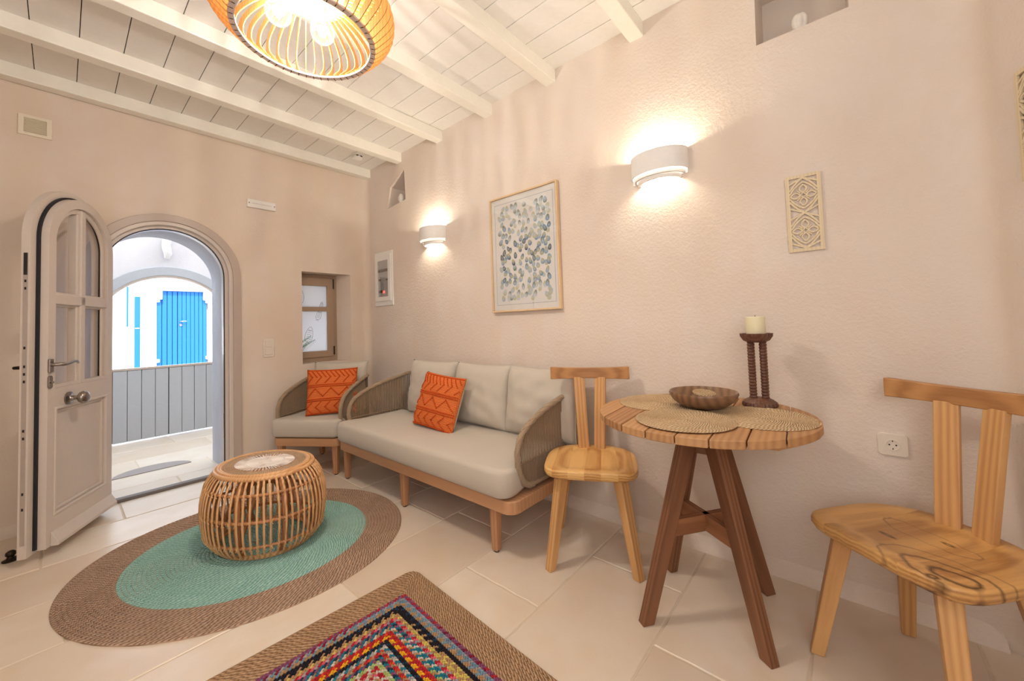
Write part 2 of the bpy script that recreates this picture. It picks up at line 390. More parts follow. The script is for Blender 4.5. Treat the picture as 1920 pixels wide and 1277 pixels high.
# floor : irregular limestone slabs in courses along x
rows = [-2.0, -1.6, -1.15, -.72, -.29, .143, .575, 1.0, 1.43, 1.87, 2.305, 2.71, 3.13, 3.51, 3.88]
rowsx = {0: [], .143: [-1.2, -.3, .55, 1.37], .575: [-1.0, -.1, .8, 1.70], 1.0: [-1.3, -.5, .45, 1.265], 1.43: [-1.1, .05, .84, 1.60], 1.87: [-1.4, -.4, .62, 1.49],
         2.305: [-1.2, -.5, .02, .95, 1.7], 2.71: [-1.5, -.6, .35, 1.42], 3.13: [-1.0, -.06, .8, 1.41], 3.51: [-1.3, -.6, .27, 1.05, 1.75]}
mb = MB(); rg = random.Random(3)
def slab(x0, x1, y0, y1, z=0.0):
    g = .0035; pts = []
    def edge(ax, ay, bx, by, n):
        for i in range(n):
            t = i / n; j = rg.uniform(-.0016, .0016) if 0 < i else 0
            pts.append((ax + (bx - ax) * t + (j if ax == bx else 0), ay + (by - ay) * t + (j if ay == by else 0)))
    n1 = max(3, int((x1 - x0) / .06)); n2 = max(3, int((y1 - y0) / .06))
    edge(x0 + g, y0 + g, x1 - g, y0 + g, n1); edge(x1 - g, y0 + g, x1 - g, y1 - g, n2); edge(x1 - g, y1 - g, x0 + g, y1 - g, n1); edge(x0 + g, y1 - g, x0 + g, y0 + g, n2)
    n = len(pts); cx, cy = (x0 + x1) / 2, (y0 + y1) / 2
    ins = [(p[0] + (.004 if p[0] < cx else -.004) * (abs(p[0] - cx) > (x1 - x0) / 2 - .006), p[1] + (.004 if p[1] < cy else -.004) * (abs(p[1] - cy) > (y1 - y0) / 2 - .006)) for p in pts]
    mb.add([(p[0], p[1], z - .012) for p in pts] + [(p[0], p[1], z - .0025) for p in pts] + [(p[0], p[1], z) for p in ins],
           [(i, (i + 1) % n, n + (i + 1) % n, n + i) for i in range(n)] + [(n + i, n + (i + 1) % n, 2 * n + (i + 1) % n, 2 * n + i) for i in range(n)] + [tuple(range(2 * n, 3 * n))])
for i in range(len(rows) - 1):
    xs = [-1.95] + sorted(rowsx.get(rows[i], [rg.uniform(-1.2, -.8), rg.uniform(-.2, .2), rg.uniform(.8, 1.2)])) + [2.15]
    for k in range(len(xs) - 1): slab(xs[k], xs[k + 1], rows[i], rows[i + 1])
for (y0, y1, xs) in ((3.88, 4.2, [-.3, .62, 1.6]), (4.2, 4.62, [-.6, .1, .9, 2.6]), (4.62, 5.05, [-.6, .45, 1.3, 2.6]), (5.05, 5.5, [-.6, .3, 1.05, 2.6]), (5.5, 5.95, [-.6, .0, .8, 1.5, 2.6])):
    for k in range(len(xs) - 1): slab(xs[k], xs[k + 1], y0, y1)
fl = struct(mb.build('floor', M['stone']))
g = MB().box((-1.95, -2.0, -.05), (2.6, 5.95, -.0035)).build('floor_grout', M['grout']); g.parent = fl

# walls
def arch_cut(cx, r, zs, y0, y1): return MB().prism(arch(cx, r, zs, -.2), y0, y1)
wb = MB().box((-1.95, WY, -.05), (2.6, 4.42, 5.6)).build('wall_back', M['plaster_smooth']); struct(wb)  # unseen height above the ceiling added to shade the vestibule from the sun
DX, DR, DS = .52, .338, 1.60
winc = MB(); x = [(1.445, WY - .05), (1.91, WY - .05), (1.91, WY), (1.838, 3.95), (1.838, 4.5), (1.36, 4.5), (1.36, 3.95), (1.445, WY)]
winc.prism(x, .84, 1.70, 'xy')
cut(wb, [arch_cut(DX, .398, DS, WY - .05, 4.5), winc])
wr = MB().box((WX, -.42, -.05), (2.55, WY, 3.3)).build('wall_right', M['plaster']); struct(wr)
n1 = MB(); n1.prism([(-.075, 2.405), (.251, 2.405), (.245, 2.74), (-.07, 2.74)], WX - .05, WX + .24, 'yz')
n2 = MB(); n2.prism([(3.075, 2.352), (3.38, 2.325), (3.33, 2.53), (3.09, 2.64)], WX - .05, WX + .22, 'yz')
cut(wr, [n1, n2])
# soft vertical corner fillets and the rounded cement skirting
prof = [(WX, WY)] + [(WX - .07 + .07 * sin(a), WY - .07 + .07 * cos(a)) for a in [radians(x) for x in range(90, -1, -10)]]
fb = MB().prism([(WX + .01, WY - .07), (WX + .01, WY + .01), (WX - .07, WY + .01)] + [(WX - .07 + .07 * sin(radians(a)), WY - .07 + .07 * cos(radians(a))) for a in range(0, 91, 10)], 0, CZ, 'xy').build('corner_fillet', M['plaster_smooth'], wb, smooth=40)
sk = [(0, -.01), (0, .052)] + [(-.045 * (1 - sin(radians(a))) , .052 - .052 * (1 - cos(radians(a)))) for a in range(90, -1, -15)]
pr = [(WX + .01, -.01), (WX + .01, .06), (WX, .06), (WX - .006, .045), (WX - .014, .026), (WX - .026, .010), (WX - .042, .001), (WX - .042, -.01)]
struct(MB().prism([(p[0], p[1]) for p in pr], -.36, WY - .01).build('baseboard_right', M['plaster'], smooth=60))
pr2 = [(p[0] - WX, p[1]) for p in pr]
bb = MB()
for x0, x1 in ((-1.95, .52 - .446), (.52 + .446, WX - .01)):
    bb.prism([(WY + q[0], q[1]) for q in pr2], x0, x1, 'yz')
struct(bb.build('baseboard_back', M['plaster_smooth'], smooth=60))
# front wall, turning away at the right of the picture
FA = Vector((WX, -.39)); FU = Vector((-.966, -.259)).normalized(); FN = Vector((-FU.y, FU.x)) * -1   # FN points into the room
if FN.y < 0: FN = -FN
def fw(s, d, z): p = FA + FU * s + FN * d; return (p.x, p.y, z)
rr = .09
poly = [FA + Vector((0, .0)) + Vector((.4, .05)), FA + Vector((0, rr))]
for a in range(0, 11):
    t = a / 10; p = (1 - t) ** 2 * (FA + Vector((0, rr))) + 2 * t * (1 - t) * FA + t * t * (FA + FU * rr); poly.append(p)
poly += [FA + FU * 4.3, FA + FU * 4.3 - FN * .3, FA - FN * .3 + Vector((.4, 0))]
struct(MB().prism([(p.x, p.y) for p in poly], -.05, 3.3, 'xy').build('wall_front', M['plaster'], smooth=35))
struct(MB().box((-2.2, -1.9, -.05), (-1.8, 4.4, 3.3)).build('wall_left', M['plaster']))

# ceiling planks and beams
cb = MB()
k = -12
x = -.121 - .174 * 10
while x < WX + .1:
    cb.box((x + .0018, -1.9, CZ), (x + .174 - .0018, WY + .1, CZ + .02)); x += .174
ce = struct(cb.build('ceiling', M['ceiling'], bevel=.0015))
MB().box((-2.2, -1.9, CZ + .012), (2.5, 4.4, CZ + .2)).build('ceiling_backing', M['dark'], ce)
beams = [3.70, 3.13, 2.52, 1.935, 1.362, .773, .19, -.4]
for i, y in enumerate(beams):
    b = MB().box((-2.0, y, 2.725), (WX + .02, y + .082, CZ + .002))
    struct(b.build('trim_%d' % (i + 1), M['beam'], bevel=.006))

# doorway frame
fr = struct(MB().band(arch(DX, .446, DS, 0), arch(DX, .392, DS, 0), WY - .022, WY + .03).build('door_1', M['taupe_case'], bevel=.004))
MB().band(arch(DX, .405, DS, 0), arch(DX, .366, DS, 0), WY - .008, WY + .09).build('frame_moulding', M['taupe'], fr, bevel=.004)
MB().band(arch(DX, .385, DS, 0), arch(DX, .345, DS, 0), WY + .03, WY + .13).build('frame_rebate', M['taupe'], fr, bevel=.003)
MB().band(arch(DX, .352, DS, 0), arch(DX, .340, DS, 0), WY + .035, WY + .055).build('gasket', M['rubber'], fr)
MB().box((DX - .34, WY + .085, 0), (DX + .385, WY + .14, .022)).build('threshold', flat('threshold_grey', lin(120, 114, 112), .6), fr, bevel=.004)
pl = MB(); pl.box((DX + .3435, WY + .06, .98), (DX + .3455, WY + .08, 1.2)); pl.box((DX + .3435, WY + .06, .3), (DX + .3455, WY + .08, .5))
pl.build('strike_plate', M['steel'], fr)
# plaster lining of the passage in cooler white
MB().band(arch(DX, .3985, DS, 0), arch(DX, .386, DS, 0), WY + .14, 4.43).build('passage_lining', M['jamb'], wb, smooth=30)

# window in the back wall
wf = struct(MB().band([(1.36, .84), (1.838, .84), (1.838, 1.70), (1.36, 1.70)], [(1.405, .89), (1.80, .89), (1.80, 1.665), (1.405, 1.665)], 3.945, 4.0, closed=True).build('window_1', M['taupe_win'], bevel=.004))
MB().band([(1.40, .885), (1.803, .885), (1.803, 1.668), (1.40, 1.668)], [(1.455, .945), (1.735, .945), (1.735, 1.585), (1.455, 1.585)], 3.925, 3.965, closed=True).build('sash', M['taupe_win'], wf, bevel=.005)
MB().box((1.45, 3.93, 1.335), (1.74, 3.962, 1.378)).build('glazing_bar', M['taupe_win'], wf, bevel=.005)
pn = MB().box((1.45, 3.944, .94), (1.74, 3.95, 1.59)).build('pane', M['frost'], wf)
MB().tube([(1.795, 3.918, 1.56), (1.795, 3.918, 1.66)], .007, 10).build('hinge', M['dark_metal'], wf, smooth=40)
MB().tube([(1.795, 3.918, .90), (1.795, 3.918, .985)], .007, 10).build('hinge', M['dark_metal'], wf, smooth=40)
# fish drawings on the pane and a fern
def fish(x, z, L, ang, mbk):
    def P(a, b): return (x + a * cos(ang) - b * sin(ang), 3.9425, z + a * sin(ang) + b * cos(ang))
    out = [P(L * .5 * cos(t), L * .23 * sin(t) * (1 - .25 * cos(t))) for t in [2 * pi * i / 22 for i in range(22)]]
    mbk.tube(out, .0012, 4, closed=True)
    mbk.tube([P(-L * .48, 0), P(-L * .62, L * .12)], .0012, 4); mbk.tube([P(-L * .48, 0), P(-L * .62, -L * .12)], .0012, 4)
    for i in range(5):
        a = -L * .3 + i * L * .13; mbk.tube([P(a, -L * .14), P(a + L * .06, 0), P(a, L * .14)], .001, 4)
    mbk.tube([P(L * .3, -L * .1), P(L * .22, 0), P(L * .3, L * .1)], .0012, 4)
fd = MB(); fish(1.487, 1.475, .14, 1.5, fd); fish(1.66, 1.30, .10, 1.25, fd); fish(1.685, 1.40, .06, 1.3, fd); fish(1.565, 1.11, .15, 1.35, fd); fish(1.46, 1.30, .1, 1.6, fd)
fd.build('fish_drawing', M['ink'], pn)
fe = MB()
for (bx, bz, dx, dz) in ((1.49, .965, .125, .08), (1.47, 1.0, .11, .085), (1.48, .955, .06, .06)):
    for i in range(13):
        t = i / 12; cx, cz = bx + dx * t, bz + dz * t
        for sgn in (-1, 1):
            L = .04 * (1 - t * .6); ex, ez = cx + L * (dx * .6 - sgn * dz) / .15, cz + L * (dz * .6 + sgn * dx) / .15
            fe.add([(cx, 3.941, cz), ((cx + ex) / 2 + .004, 3.9405, (cz + ez) / 2 - .003), (ex, 3.941, ez), ((cx + ex) / 2 - .004, 3.9405, (cz + ez) / 2 + .003)], [(0, 1, 2, 3)])
fe.build('fern_leaf', M['leaf'], pn)

# ------------------------------------------------------------------ outside : vestibule, gate, street
GY = 5.93
vw = MB().box((-1.2, GY, -.05), (3.0, GY + .25, 3.0)).build('wall_gate', M['lilac_plaster']); struct(vw)
cut(vw, [arch_cut(.815, .66, 1.24, GY - .05, GY + .4)])
fr2 = MB(); fr2.band(arch(.815, .70, 1.24, 0), arch(.815, .60, 1.24, 0), GY - .02, GY + .03)
ga = struct(fr2.build('door_2', M['gate'], bevel=.006))
MB().band(arch(.815, .61, 1.24, 0), arch(.815, .575, 1.24, 0), GY - .0, GY + .06).build('frame_moulding', M['taupe'], ga, bevel=.003)
struct(MB().box((-1.2, 4.42, -.05), (-.55, GY, 3.0)).build('wall_vestibule_left', M['white_plaster']))
struct(MB().box((2.55, 4.42, -.05), (3.0, GY, 3.0)).build('wall_vestibule_right', M['white_plaster']))
cor = MB()
for i in range(10):
    t = i / 9; cor.v += []
pts = [(.785 + .008 * sin(i * 1.7), GY - .035 - .02 * sin(i), 2.03 + .055 * i) for i in range(9)]
cor.tube(pts, [.022, .038, .042, .04, .045, .047, .044, .05, .052], 10)
cor.build('trim_20', M['white_plaster'], smooth=60)['kind'] = 'structure'
def gate_leaf(x0, x1, label):
    t = thing('gate_leaf', label, 'gate', (x0, GY + .01, 0), 0, 'leaves of the low grey gate')
    W = x1 - x0; b = MB(); n = round(W / .112)
    for i in range(n): b.box((i * W / n + .002, 0, .012), ((i + 1) * W / n - .002, .03, .775))
    b.build('board_panel', M['gate'], t, bevel=.002)
    MB().box((-.003, .028, .012), (W + .003, .036, .78)).build('backing', M['groove'], t)
    MB().box((0, -.004, .778), (W, .042, .802)).build('top_rail', M['taupe_case'], t, bevel=.003)
    return t
gate_leaf(.245, .808, 'left leaf of the low grey plank gate beyond the open doorway')
gl2 = gate_leaf(.812, 1.385, 'right leaf of the low grey plank gate, partly hidden by the wall')
mt = MB(); pts = [(.52 + .25 * cos(a), 4.52 + .20 * sin(a)) for a in [pi * i / 24 for i in range(25)]]
mt.prism(pts, 0, .006, 'xy'); tag(mt.build('doormat', M['pebble']), 'grey half-round doormat on the pale stone outside the doorway', 'doormat')
struct(MB().box((-6, 5.95, -.08), (9, 9.5, -.02)).build('street', M['street']))
FY = 9.5
fa = MB().box((-6, FY, -.1), (9, FY + .3, 4.2)).build('wall_street', M['white_plaster']); struct(fa)
ln = MB().box((.945, FY - .12, 1.965), (2.35, FY, 2.13)).build('trim_21', M['white_plaster'], bevel=.02); struct(ln)
for i, (x0, x1, s) in enumerate(((.965, 1.15, 1), (1.835, 2.02, -1))):
    p = MB().box((x0 + (0 if s > 0 else .03), FY - .08, -.05), (x1 - (.03 if s > 0 else 0), FY, 1.75))
    p.box((x0 - .01, FY - .10, 1.75), (x1 + .01, FY, 1.80)); p.box((x0 - (.0), FY - .12, 1.80), (x1 + .045 * (s > 0), FY, 1.965)) if s > 0 else p.box((x0 - .045, FY - .12, 1.80), (x1, FY, 1.965))
    p.box((x0 - .01, FY - .10, .66), (x1 + .01, FY, .72))
    struct(p.build('trim_%d' % (22 + i), M['white_plaster'], bevel=.012))
bd = thing('plank_door', 'bright blue plank double door in the white house across the lane', 'door', (1.12, FY - .05, -.05))
b = MB()
for i in range(4): b.box((.003 + i * .073, 0, 0), ((i + 1) * .073 - .006, .04 - .008 * (i % 2), 2.01))
b.build('door_panel', M['blue'], bd, bevel=.004)
b = MB()
for i in range(7): b.box((.297 + i * .062, 0, 0), (.297 + (i + 1) * .062 - .006, .04 - .008 * (i % 2), 2.01))
b.build('door_panel', M['blue'], bd, bevel=.004)
MB().box((0, .03, 0), (.73, .045, 2.0)).build('backing', M['blue_dark'], bd)
b = MB().tube([(.33, -.03, 1.445), (.335, -.035, 1.447), (.42, -.035, 1.45)], .007, 8); b.lathe([(0.0, 0), (.022, 0), (.022, .006), (0, .006)], 16, (.335, 0, 1.447))
b.build('door_handle', M['steel'], bd, smooth=40)
b = MB(); b.tube([(.335, -.012, 1.38), (.335, .01, 1.38)], .022, 14); b.build('lock_plate', M['steel'], bd, smooth=40)
sd_ = thing('side_door', 'narrow blue door left of the white pilaster across the lane', 'door', (.836, FY - .02, -.05))
MB().box((0, 0, 0), (.072, .02, 1.90)).build('door_panel', M['blue'], sd_, bevel=.003)
MB().box((.072, -.012, 0), (.098, .02, 1.93)).build('frame', M['gate'], sd_, bevel=.003)
MB().box((.01, -.006, 1.33), (.062, 0, 1.345)).build('letter_slot', M['white_plastic'], sd_)
st = thing('shutter', 'narrow open shutter with blue edge on the white wall across the lane', 'shutter', (.735, FY - .05, 1.2))
MB().box((0, 0, .12), (.022, .05, .82)).build('edge_board', M['blue'], st, bevel=.003)
MB().box((.022, .01, 0), (.066, .05, .80)).build('shutter_board', M['white_plastic'], st, bevel=.003)
MB().box((.014, .0, -.02), (.072, .05, .02)).build('sill', M['gate'], st, bevel=.003)

# ------------------------------------------------------------------ the open arched door
dl = thing('arched_door', 'open taupe arched door with four glass panes and steel lever', 'door', (.246, 3.7635, .040), math.atan2(-.878, -.4785))
dl.scale = (.965, .965, .965)
AC, AS = .341, 1.715
def arch2(r, z0, cx=AC): return arch(cx, r, AS, z0)
front = MB().prism(arch2(.291, .012), -.034, 0).build('door_leaf', M['taupe'], dl)
c1 = MB().prism(arch2(.237, .872), -.2, .1)
c2 = MB().box((.105, -.2, .165), (.578, .1, .768))
cut(front, [c1, c2])
bv = front.modifiers.new('bevel', 'BEVEL'); bv.width = .006; bv.segments = 2; bv.limit_method = 'ANGLE'; bv.angle_limit = radians(50)
back = MB().prism(arch(.352, .332, AS, .0), -.082, -.046).build('rebate_board', M['taupe'], dl)
cut(back, [MB().prism(arch2(.225, .885), -.2, .1), MB().box((.115, -.2, .175), (.568, .1, .758))])
bv = back.modifiers.new('bevel', 'BEVEL'); bv.width = .005; bv.segments = 2; bv.limit_method = 'ANGLE'; bv.angle_limit = radians(50)
core = MB().band(arch(.345, .30, AS, .02), arch2(.23, .02), -.046, -.034)
core.build('gasket', M['rubber'], dl)
MB().band(arch2(.2375, .872), arch2(.205, .872), -.030, -.016).build('glazing_moulding', M['taupe'], dl, bevel=.006)
b = MB().box((AC - .022, -.07, .87), (AC + .022, -.004, AS + .23)); b.box((AC - .034, -.06, .87), (AC + .034, -.018, AS + .225))
b.build('mullion', M['taupe'], dl, bevel=.006)
b = MB().box((.1, -.07, 1.348), (.582, -.004, 1.408)); b.box((.1, -.06, 1.336), (.582, -.018, 1.42))
b.box((.1, -.06, .868), (.582, -.012, .892))
b.build('glazing_bar', M['taupe'], dl, bevel=.006)
for x0, x1 in ((.105, AC - .022), (AC + .022, .577)):
    MB().box((x0, -.043, .89), (x1, -.039, 1.35)).build('glass_pane', M['glass'], dl)
    cxx = AC; pts = []
    if x0 < AC - .05: pts = [(x1, 1.40), (x1, AS + .235)] + [(cxx - .236 * sin(a), AS + .236 * cos(a)) for a in [pi / 2 * i / 12 for i in range(1, 13)]] + [(x0, 1.40)]
    else: pts = [(x0, 1.40), (x0, AS + .235)] + [(cxx + .236 * sin(a), AS + .236 * cos(a)) for a in [pi / 2 * i / 12 for i in range(1, 13)]] + [(x1, 1.40)]
    MB().prism(pts, -.043, -.039).build('glass_pane', M['glass'], dl)
sq = lambda x0, x1, z0, z1: [(x0, z0), (x1, z0), (x1, z1), (x0, z1)]
b = MB().band(sq(.105, .578, .165, .768), sq(.122, .561, .182, .751), -.03, .004, closed=True); b.band(sq(.122, .561, .182, .751), sq(.14, .543, .20, .733), -.03, -.010, closed=True)
b.build('panel_moulding', M['taupe'], dl, bevel=.005)
MB().box((.11, -.07, .17), (.573, -.022, .763)).build('lower_panel', M['taupe'], dl, bevel=.003)
MB().prism([(0.0, .012), (.034, .012), (.034, .030), (.004, .085), (0, .085)], .058, .60, 'yz').build('weather_bar', M['taupe'], dl, bevel=.002)
b = MB().box((.683, -.072, .07), (.6855, -.054, 1.62))
b.build('lock_strip', M['strip'], dl)
b = MB()
for z in (.25, .33, .62, .66, .92, .96, 1.0, 1.1, 1.42, 1.46): b.box((.6853, -.067, z), (.6865, -.059, z + .014))
b.box((.6853, -.07, 1.5), (.6875, -.056, 1.62)); b.build('latch_slot', M['dark'], dl)
# outside lever, cylinder, knob
b = MB().box((.607, 0, .965), (.637, .012, 1.04)); b.build('handle_plate', M['steel'], dl, bevel=.004)
b = MB().tube([(.621, .008, 1.008), (.621, .042, 1.008), (.612, .052, 1.007), (.59, .054, 1.006), (.565, .054, 1.008), (.53, .054, 1.016), (.505, .054, 1.016), (.485, .05, 1.006)], [.010, .010, .010, .009, .008, .008, .008, .006], 12)
b.build('lever_handle', M['steel'], dl, smooth=60)
b = MB().prism([(.622 + .014 * cos(a), .912 + (.022 if sin(a) > 0 else -.022) + .014 * sin(a)) for a in [2 * pi * i / 24 for i in range(24)]], 0, .009)
b.box((.617, .008, .905), (.627, .02, .915)); b.build('key_cylinder', M['steel'], dl, bevel=.002)
kb = MB().lathe([(0, 0), (.037, 0), (.037, .007), (.020, .010), (.013, .016), (.012, .042), (.016, .050), (.031, .054), (.036, .064), (.035, .076), (.028, .084), (.014, .087), (0, .087)], 28)
k_ = kb.build('door_knob', M['steel'], dl, (.472, 0, .80), (radians(-90), 0, 0), smooth=50)
b = MB().tube([(.645, -.082, 1.0), (.645, -.125, 1.0), (.63, -.135, 1.0), (.53, -.135, 1.0)], .009, 10); b.build('inside_lever', M['dark_metal'], dl, smooth=60)

ds = MB().lathe([(0, 0), (.030, 0), (.031, .006), (.016, .012), (.012, .022), (.019, .030), (.018, .044), (.009, .052), (0, .053)], 24)
ds.tube([(.01, 0, .012), (.045, 0, .010)], .007, 8)
tag(ds.build('door_stop', M['dark_metal'], None, (-.165, 3.37, 0), smooth=50), 'small dark metal door stop on the floor beside the arched door', 'door stop')
ds = MB().lathe([(0, 0), (.040, 0), (.041, .006), (.02, .012), (.010, .03), (.010, .06), (.036, .066), (.038, .078), (.012, .088), (0, .09)], 24)
tag(ds.build('fire_tool_stand', M['dark_metal'], None, (-.262, 3.46, 0), smooth=50), 'taller dark round metal piece standing at the far left edge', 'metal stand')

# ------------------------------------------------------------------ back wall fittings
v = thing('vent_grille', 'cream louvred vent grille high on the wall above the arched door', 'vent', (-.116, WY, 2.482))
MB().band([(-.068, -.064), (.068, -.064), (.068, .064), (-.068, .064)], [(-.045, -.045), (.045, -.045), (.045, .045), (-.045, .045)], -.010, 0, closed=True).build('frame', M['vent_plastic'], v, bevel=.002)
b = MB()
for i in range(9): 
    z = -.04 + i * .01; b.add([(-.046, -.009, z), (.046, -.009, z), (.046, -.001, z + .008), (-.046, -.001, z + .008), (-.046, -.007, z - .001), (.046, -.007, z - .001), (.046, .0, z + .006), (-.046, .0, z + .006)], [(0, 1, 2, 3), (7, 6, 5, 4), (0, 4, 5, 1), (3, 2, 6, 7)])
b.build('slats', M['vent_plastic'], v)
MB().box((-.046, -.0015, -.046), (.046, 0, .046)).build('backplate', M['vent_plastic'], v)
e = thing('emergency_light', 'white slim emergency light on the wall above the doorway', 'light fitting', (1.12, WY, 2.246))
MB().box((-.107, -.028, -.036), (.107, 0, .034)).build('housing', M['white_plastic'], e, bevel=.004)
b = MB()
for i in range(17): b.box((-.07 + i * .0085, -.0295, -.002), (-.0675 + i * .0085, -.028, .002))
b.build('led_row', M['dark'], e)
for x0 in (-.099, .092): MB().box((x0, -.0295, -.004), (x0 + .007, -.028, .004)).build('end_screw', M['dark'], e)
s = thing('light_switch', 'cream double light switch between the doorway and the window', 'light switch', (1.168, WY, 1.012))
def rrect(w2, h2, r, n=6):
    o = []
    for cx, cy, a0 in ((w2 - r, h2 - r, 0), (-w2 + r, h2 - r, 90), (-w2 + r, -h2 + r, 180), (w2 - r, -h2 + r, 270)):
        for i in range(n + 1):
            a = radians(a0 + 90 * i / n); o.append((cx + r * cos(a), cy + r * sin(a)))
    return o
MB().prism(rrect(.043, .08, .014), -.009, 0).build('plate', M['ivory_plastic'], s, bevel=.003)
for z in (.033, -.033): MB().prism([(p[0], p[1] + z) for p in rrect(.028, .027, .007)], -.015, -.006).build('rocker', M['ivory_plastic'], s, bevel=.003)

# right wall : local frame x'->-y (to the right in view), y'-> into the wall (+x).  rotation -90 deg
def on_right(name, label, cat, y, z, group=None, x=WX): return thing(name, label, cat, (x, y, z), -pi / 2, group)
def socket(y, z, label, s=1.0):
    k = on_right('power_socket', label, 'power socket', y, z)
    MB().prism(rrect(.043 * s, .043 * s, .013 * s), -.009, 0).build('plate', M['ivory_plastic'], k, bevel=.003)
    b = MB().band([(.021 * s * cos(a), .021 * s * sin(a)) for a in [2 * pi * i / 32 for i in range(32)]], [(.018 * s * cos(a), .018 * s * sin(a)) for a in [2 * pi * i / 32 for i in range(32)]], -.012, -.005, closed=True)
    b.build('socket_ring', M['ivory_plastic'], k, smooth=40)
    MB().prism([(.0185 * s * cos(a), .0185 * s * sin(a)) for a in [2 * pi * i / 28 for i in range(28)]], -.0095, -.0085).build('socket_face', M['ivory_plastic'], k)
    b = MB()
    for sx in (-1, 1): b.tube([(sx * .0095 * s, -.0102, 0), (sx * .0095 * s, -.009, 0)], .0028, 10)
    b.box((-.0015, -.0105, -.0175), (.0015, -.009, -.012)); b.box((-.0015, -.0105, .012), (.0015, -.009, .0175))
    b.build('pin_hole', M['dark'], k)
socket(-.114, .634, 'cream power socket on the wall behind the right-hand chair')
socket(3.576, .585, 'small cream power socket low in the corner beside the armchair', .75)

fb_ = on_right('fuse_box', 'white recessed fuse box with clear window near the room corner', 'fuse box', 3.465, 1.64)
MB().box((-.16, -.012, -.27), (.16, 0, .268)).build('frame', M['white_plastic'], fb_, bevel=.003)
MB().band([(-.14, -.225), (.14, -.225), (.14, .235), (-.14, .235)], [(-.092, -.18), (.092, -.18), (.092, .178), (-.092, .178)], -.024, -.010, closed=True).build('door', M['white_plastic'], fb_, bevel=.003)
MB().box((-.092, -.0135, -.18), (.092, -.012, .178)).build('interior_plate', M['gate'], fb_)
b = MB()
for i in range(9): b.box((-.085 + i * .019, -.019, .075), (-.07 + i * .019, -.012, .095))
b.box((-.088, -.020, .068), (.088, -.014, .078))
for q in ((-.08, -.02, -.05, .0), (.06, -.02, .075, -.008), (-.08, -.14, -.02, -.115)): MB().box((q[0], -.02, q[1]), (q[2], -.012, q[3])).build('switch', M['dark'], fb_)
b.build('breakers', M['dark'], fb_)
MB().box((.0, -.021, -.145), (.02, -.012, -.122)).build('indicator', M['red_light'], fb_)
MB().box((-.092, -.0245, -.18), (.092, -.0225, .178)).build('window', M['pic_glass'], fb_)

# framed watercolour
pf = on_right('framed_picture', 'oak framed watercolour of blue and green leaf shapes above the sofa', 'picture', 1.667, 1.652, None, WX - .004)
pw, ph = .30, .418
MB().band([(-pw, -ph), (pw, -ph), (pw, ph), (-pw, ph)], [(-pw + .012, -ph + .012), (pw - .012, -ph + .012), (pw - .012, ph - .012), (-pw + .012, ph - .012)], -.028, 0, closed=True).build('frame', M['frame_oak'], pf, bevel=.0015)
MB().box((-pw + .01, -.012, -ph + .01), (pw - .01, -.004, ph - .01)).build('mount', M['paper'], pf)
MB().band([(-pw + .04, -ph + .05), (pw - .04, -ph + .05), (pw - .04, ph - .05), (-pw + .04, ph - .05)], [(-pw + .043, -ph + .053), (pw - .043, -ph + .053), (pw - .043, ph - .053), (-pw + .043, ph - .053)], -.0125, -.012, closed=True).build('mount_edge', M['gate'], pf)
b = MB(); rg = random.Random(11); pts = []
tries = 0
while len(pts) < 165 and tries < 9000:
    tries += 1; x = rg.uniform(-.215, .225); z = rg.uniform(-.33, .33)
    if all((x - p[0]) ** 2 + ((z - p[1]) * .8) ** 2 > (.017 + .022 * rg.random()) ** 2 for p in pts): pts.append((x, z))
for i, (x, z) in enumerate(pts):
    dk = max(0, 1 - abs(z + .02) / .27) * .8 + rg.uniform(-.38, .32)
    pale = lin(216, 228, 234); mid = lin(110, 160, 200); dark = lin(22, 60, 104); yel = lin(206, 204, 146); gr = lin(96, 112, 88)
    mixc = lambda a, b_, k: tuple(a[j] * (1 - k) + b_[j] * k for j in range(3)) + (1,)
    k = min(1, max(0, dk)); base = mixc(pale, mid, min(1, k * 1.8)) if k < .55 else mixc(mid, dark, min(1, (k - .55) * 2.4))
    tip = mixc(base, yel if rg.random() < .6 else gr, .75)
    L, W_ = rg.uniform(.019, .026), rg.uniform(.013, .017); an = rg.uniform(-.6, .6); yy = -.0122 - .00001 * i
    P = lambda a, c_: (x + a * cos(an) - c_ * sin(an), yy, z + a * sin(an) + c_ * cos(an))
    ring = [(W_ * sin(2 * pi * q / 14) * (1 - .25 * cos(2 * pi * q / 14)), L * cos(2 * pi * q / 14)) for q in range(14)]
    for q in range(14):
        a0, a1 = ring[q], ring[(q + 1) % 14]; up = (a0[1] + a1[1]) / 2 / L
        cc = mixc(base, tip, max(0, min(1, .5 + up * .7 * (1 if i % 3 else -1))))
        cc2 = mixc(cc, pale, .35)
        b.add([P(*a0), P(*a1), P(a1[0] * .55, a1[1] * .55), P(a0[0] * .55, a0[1] * .55)], [(0, 1, 2, 3)], None, cc)
        b.add([P(a0[0] * .55, a0[1] * .55), P(a1[0] * .55, a1[1] * .55), P(0, 0)], [(0, 1, 2)], None, cc2)
b.build('painted_leaves', M['paint_marks'], pf)
MB().box((-pw + .01, -.0225, -ph + .01), (pw - .01, -.021, ph - .01)).build('glass', M['pic_glass'], pf)

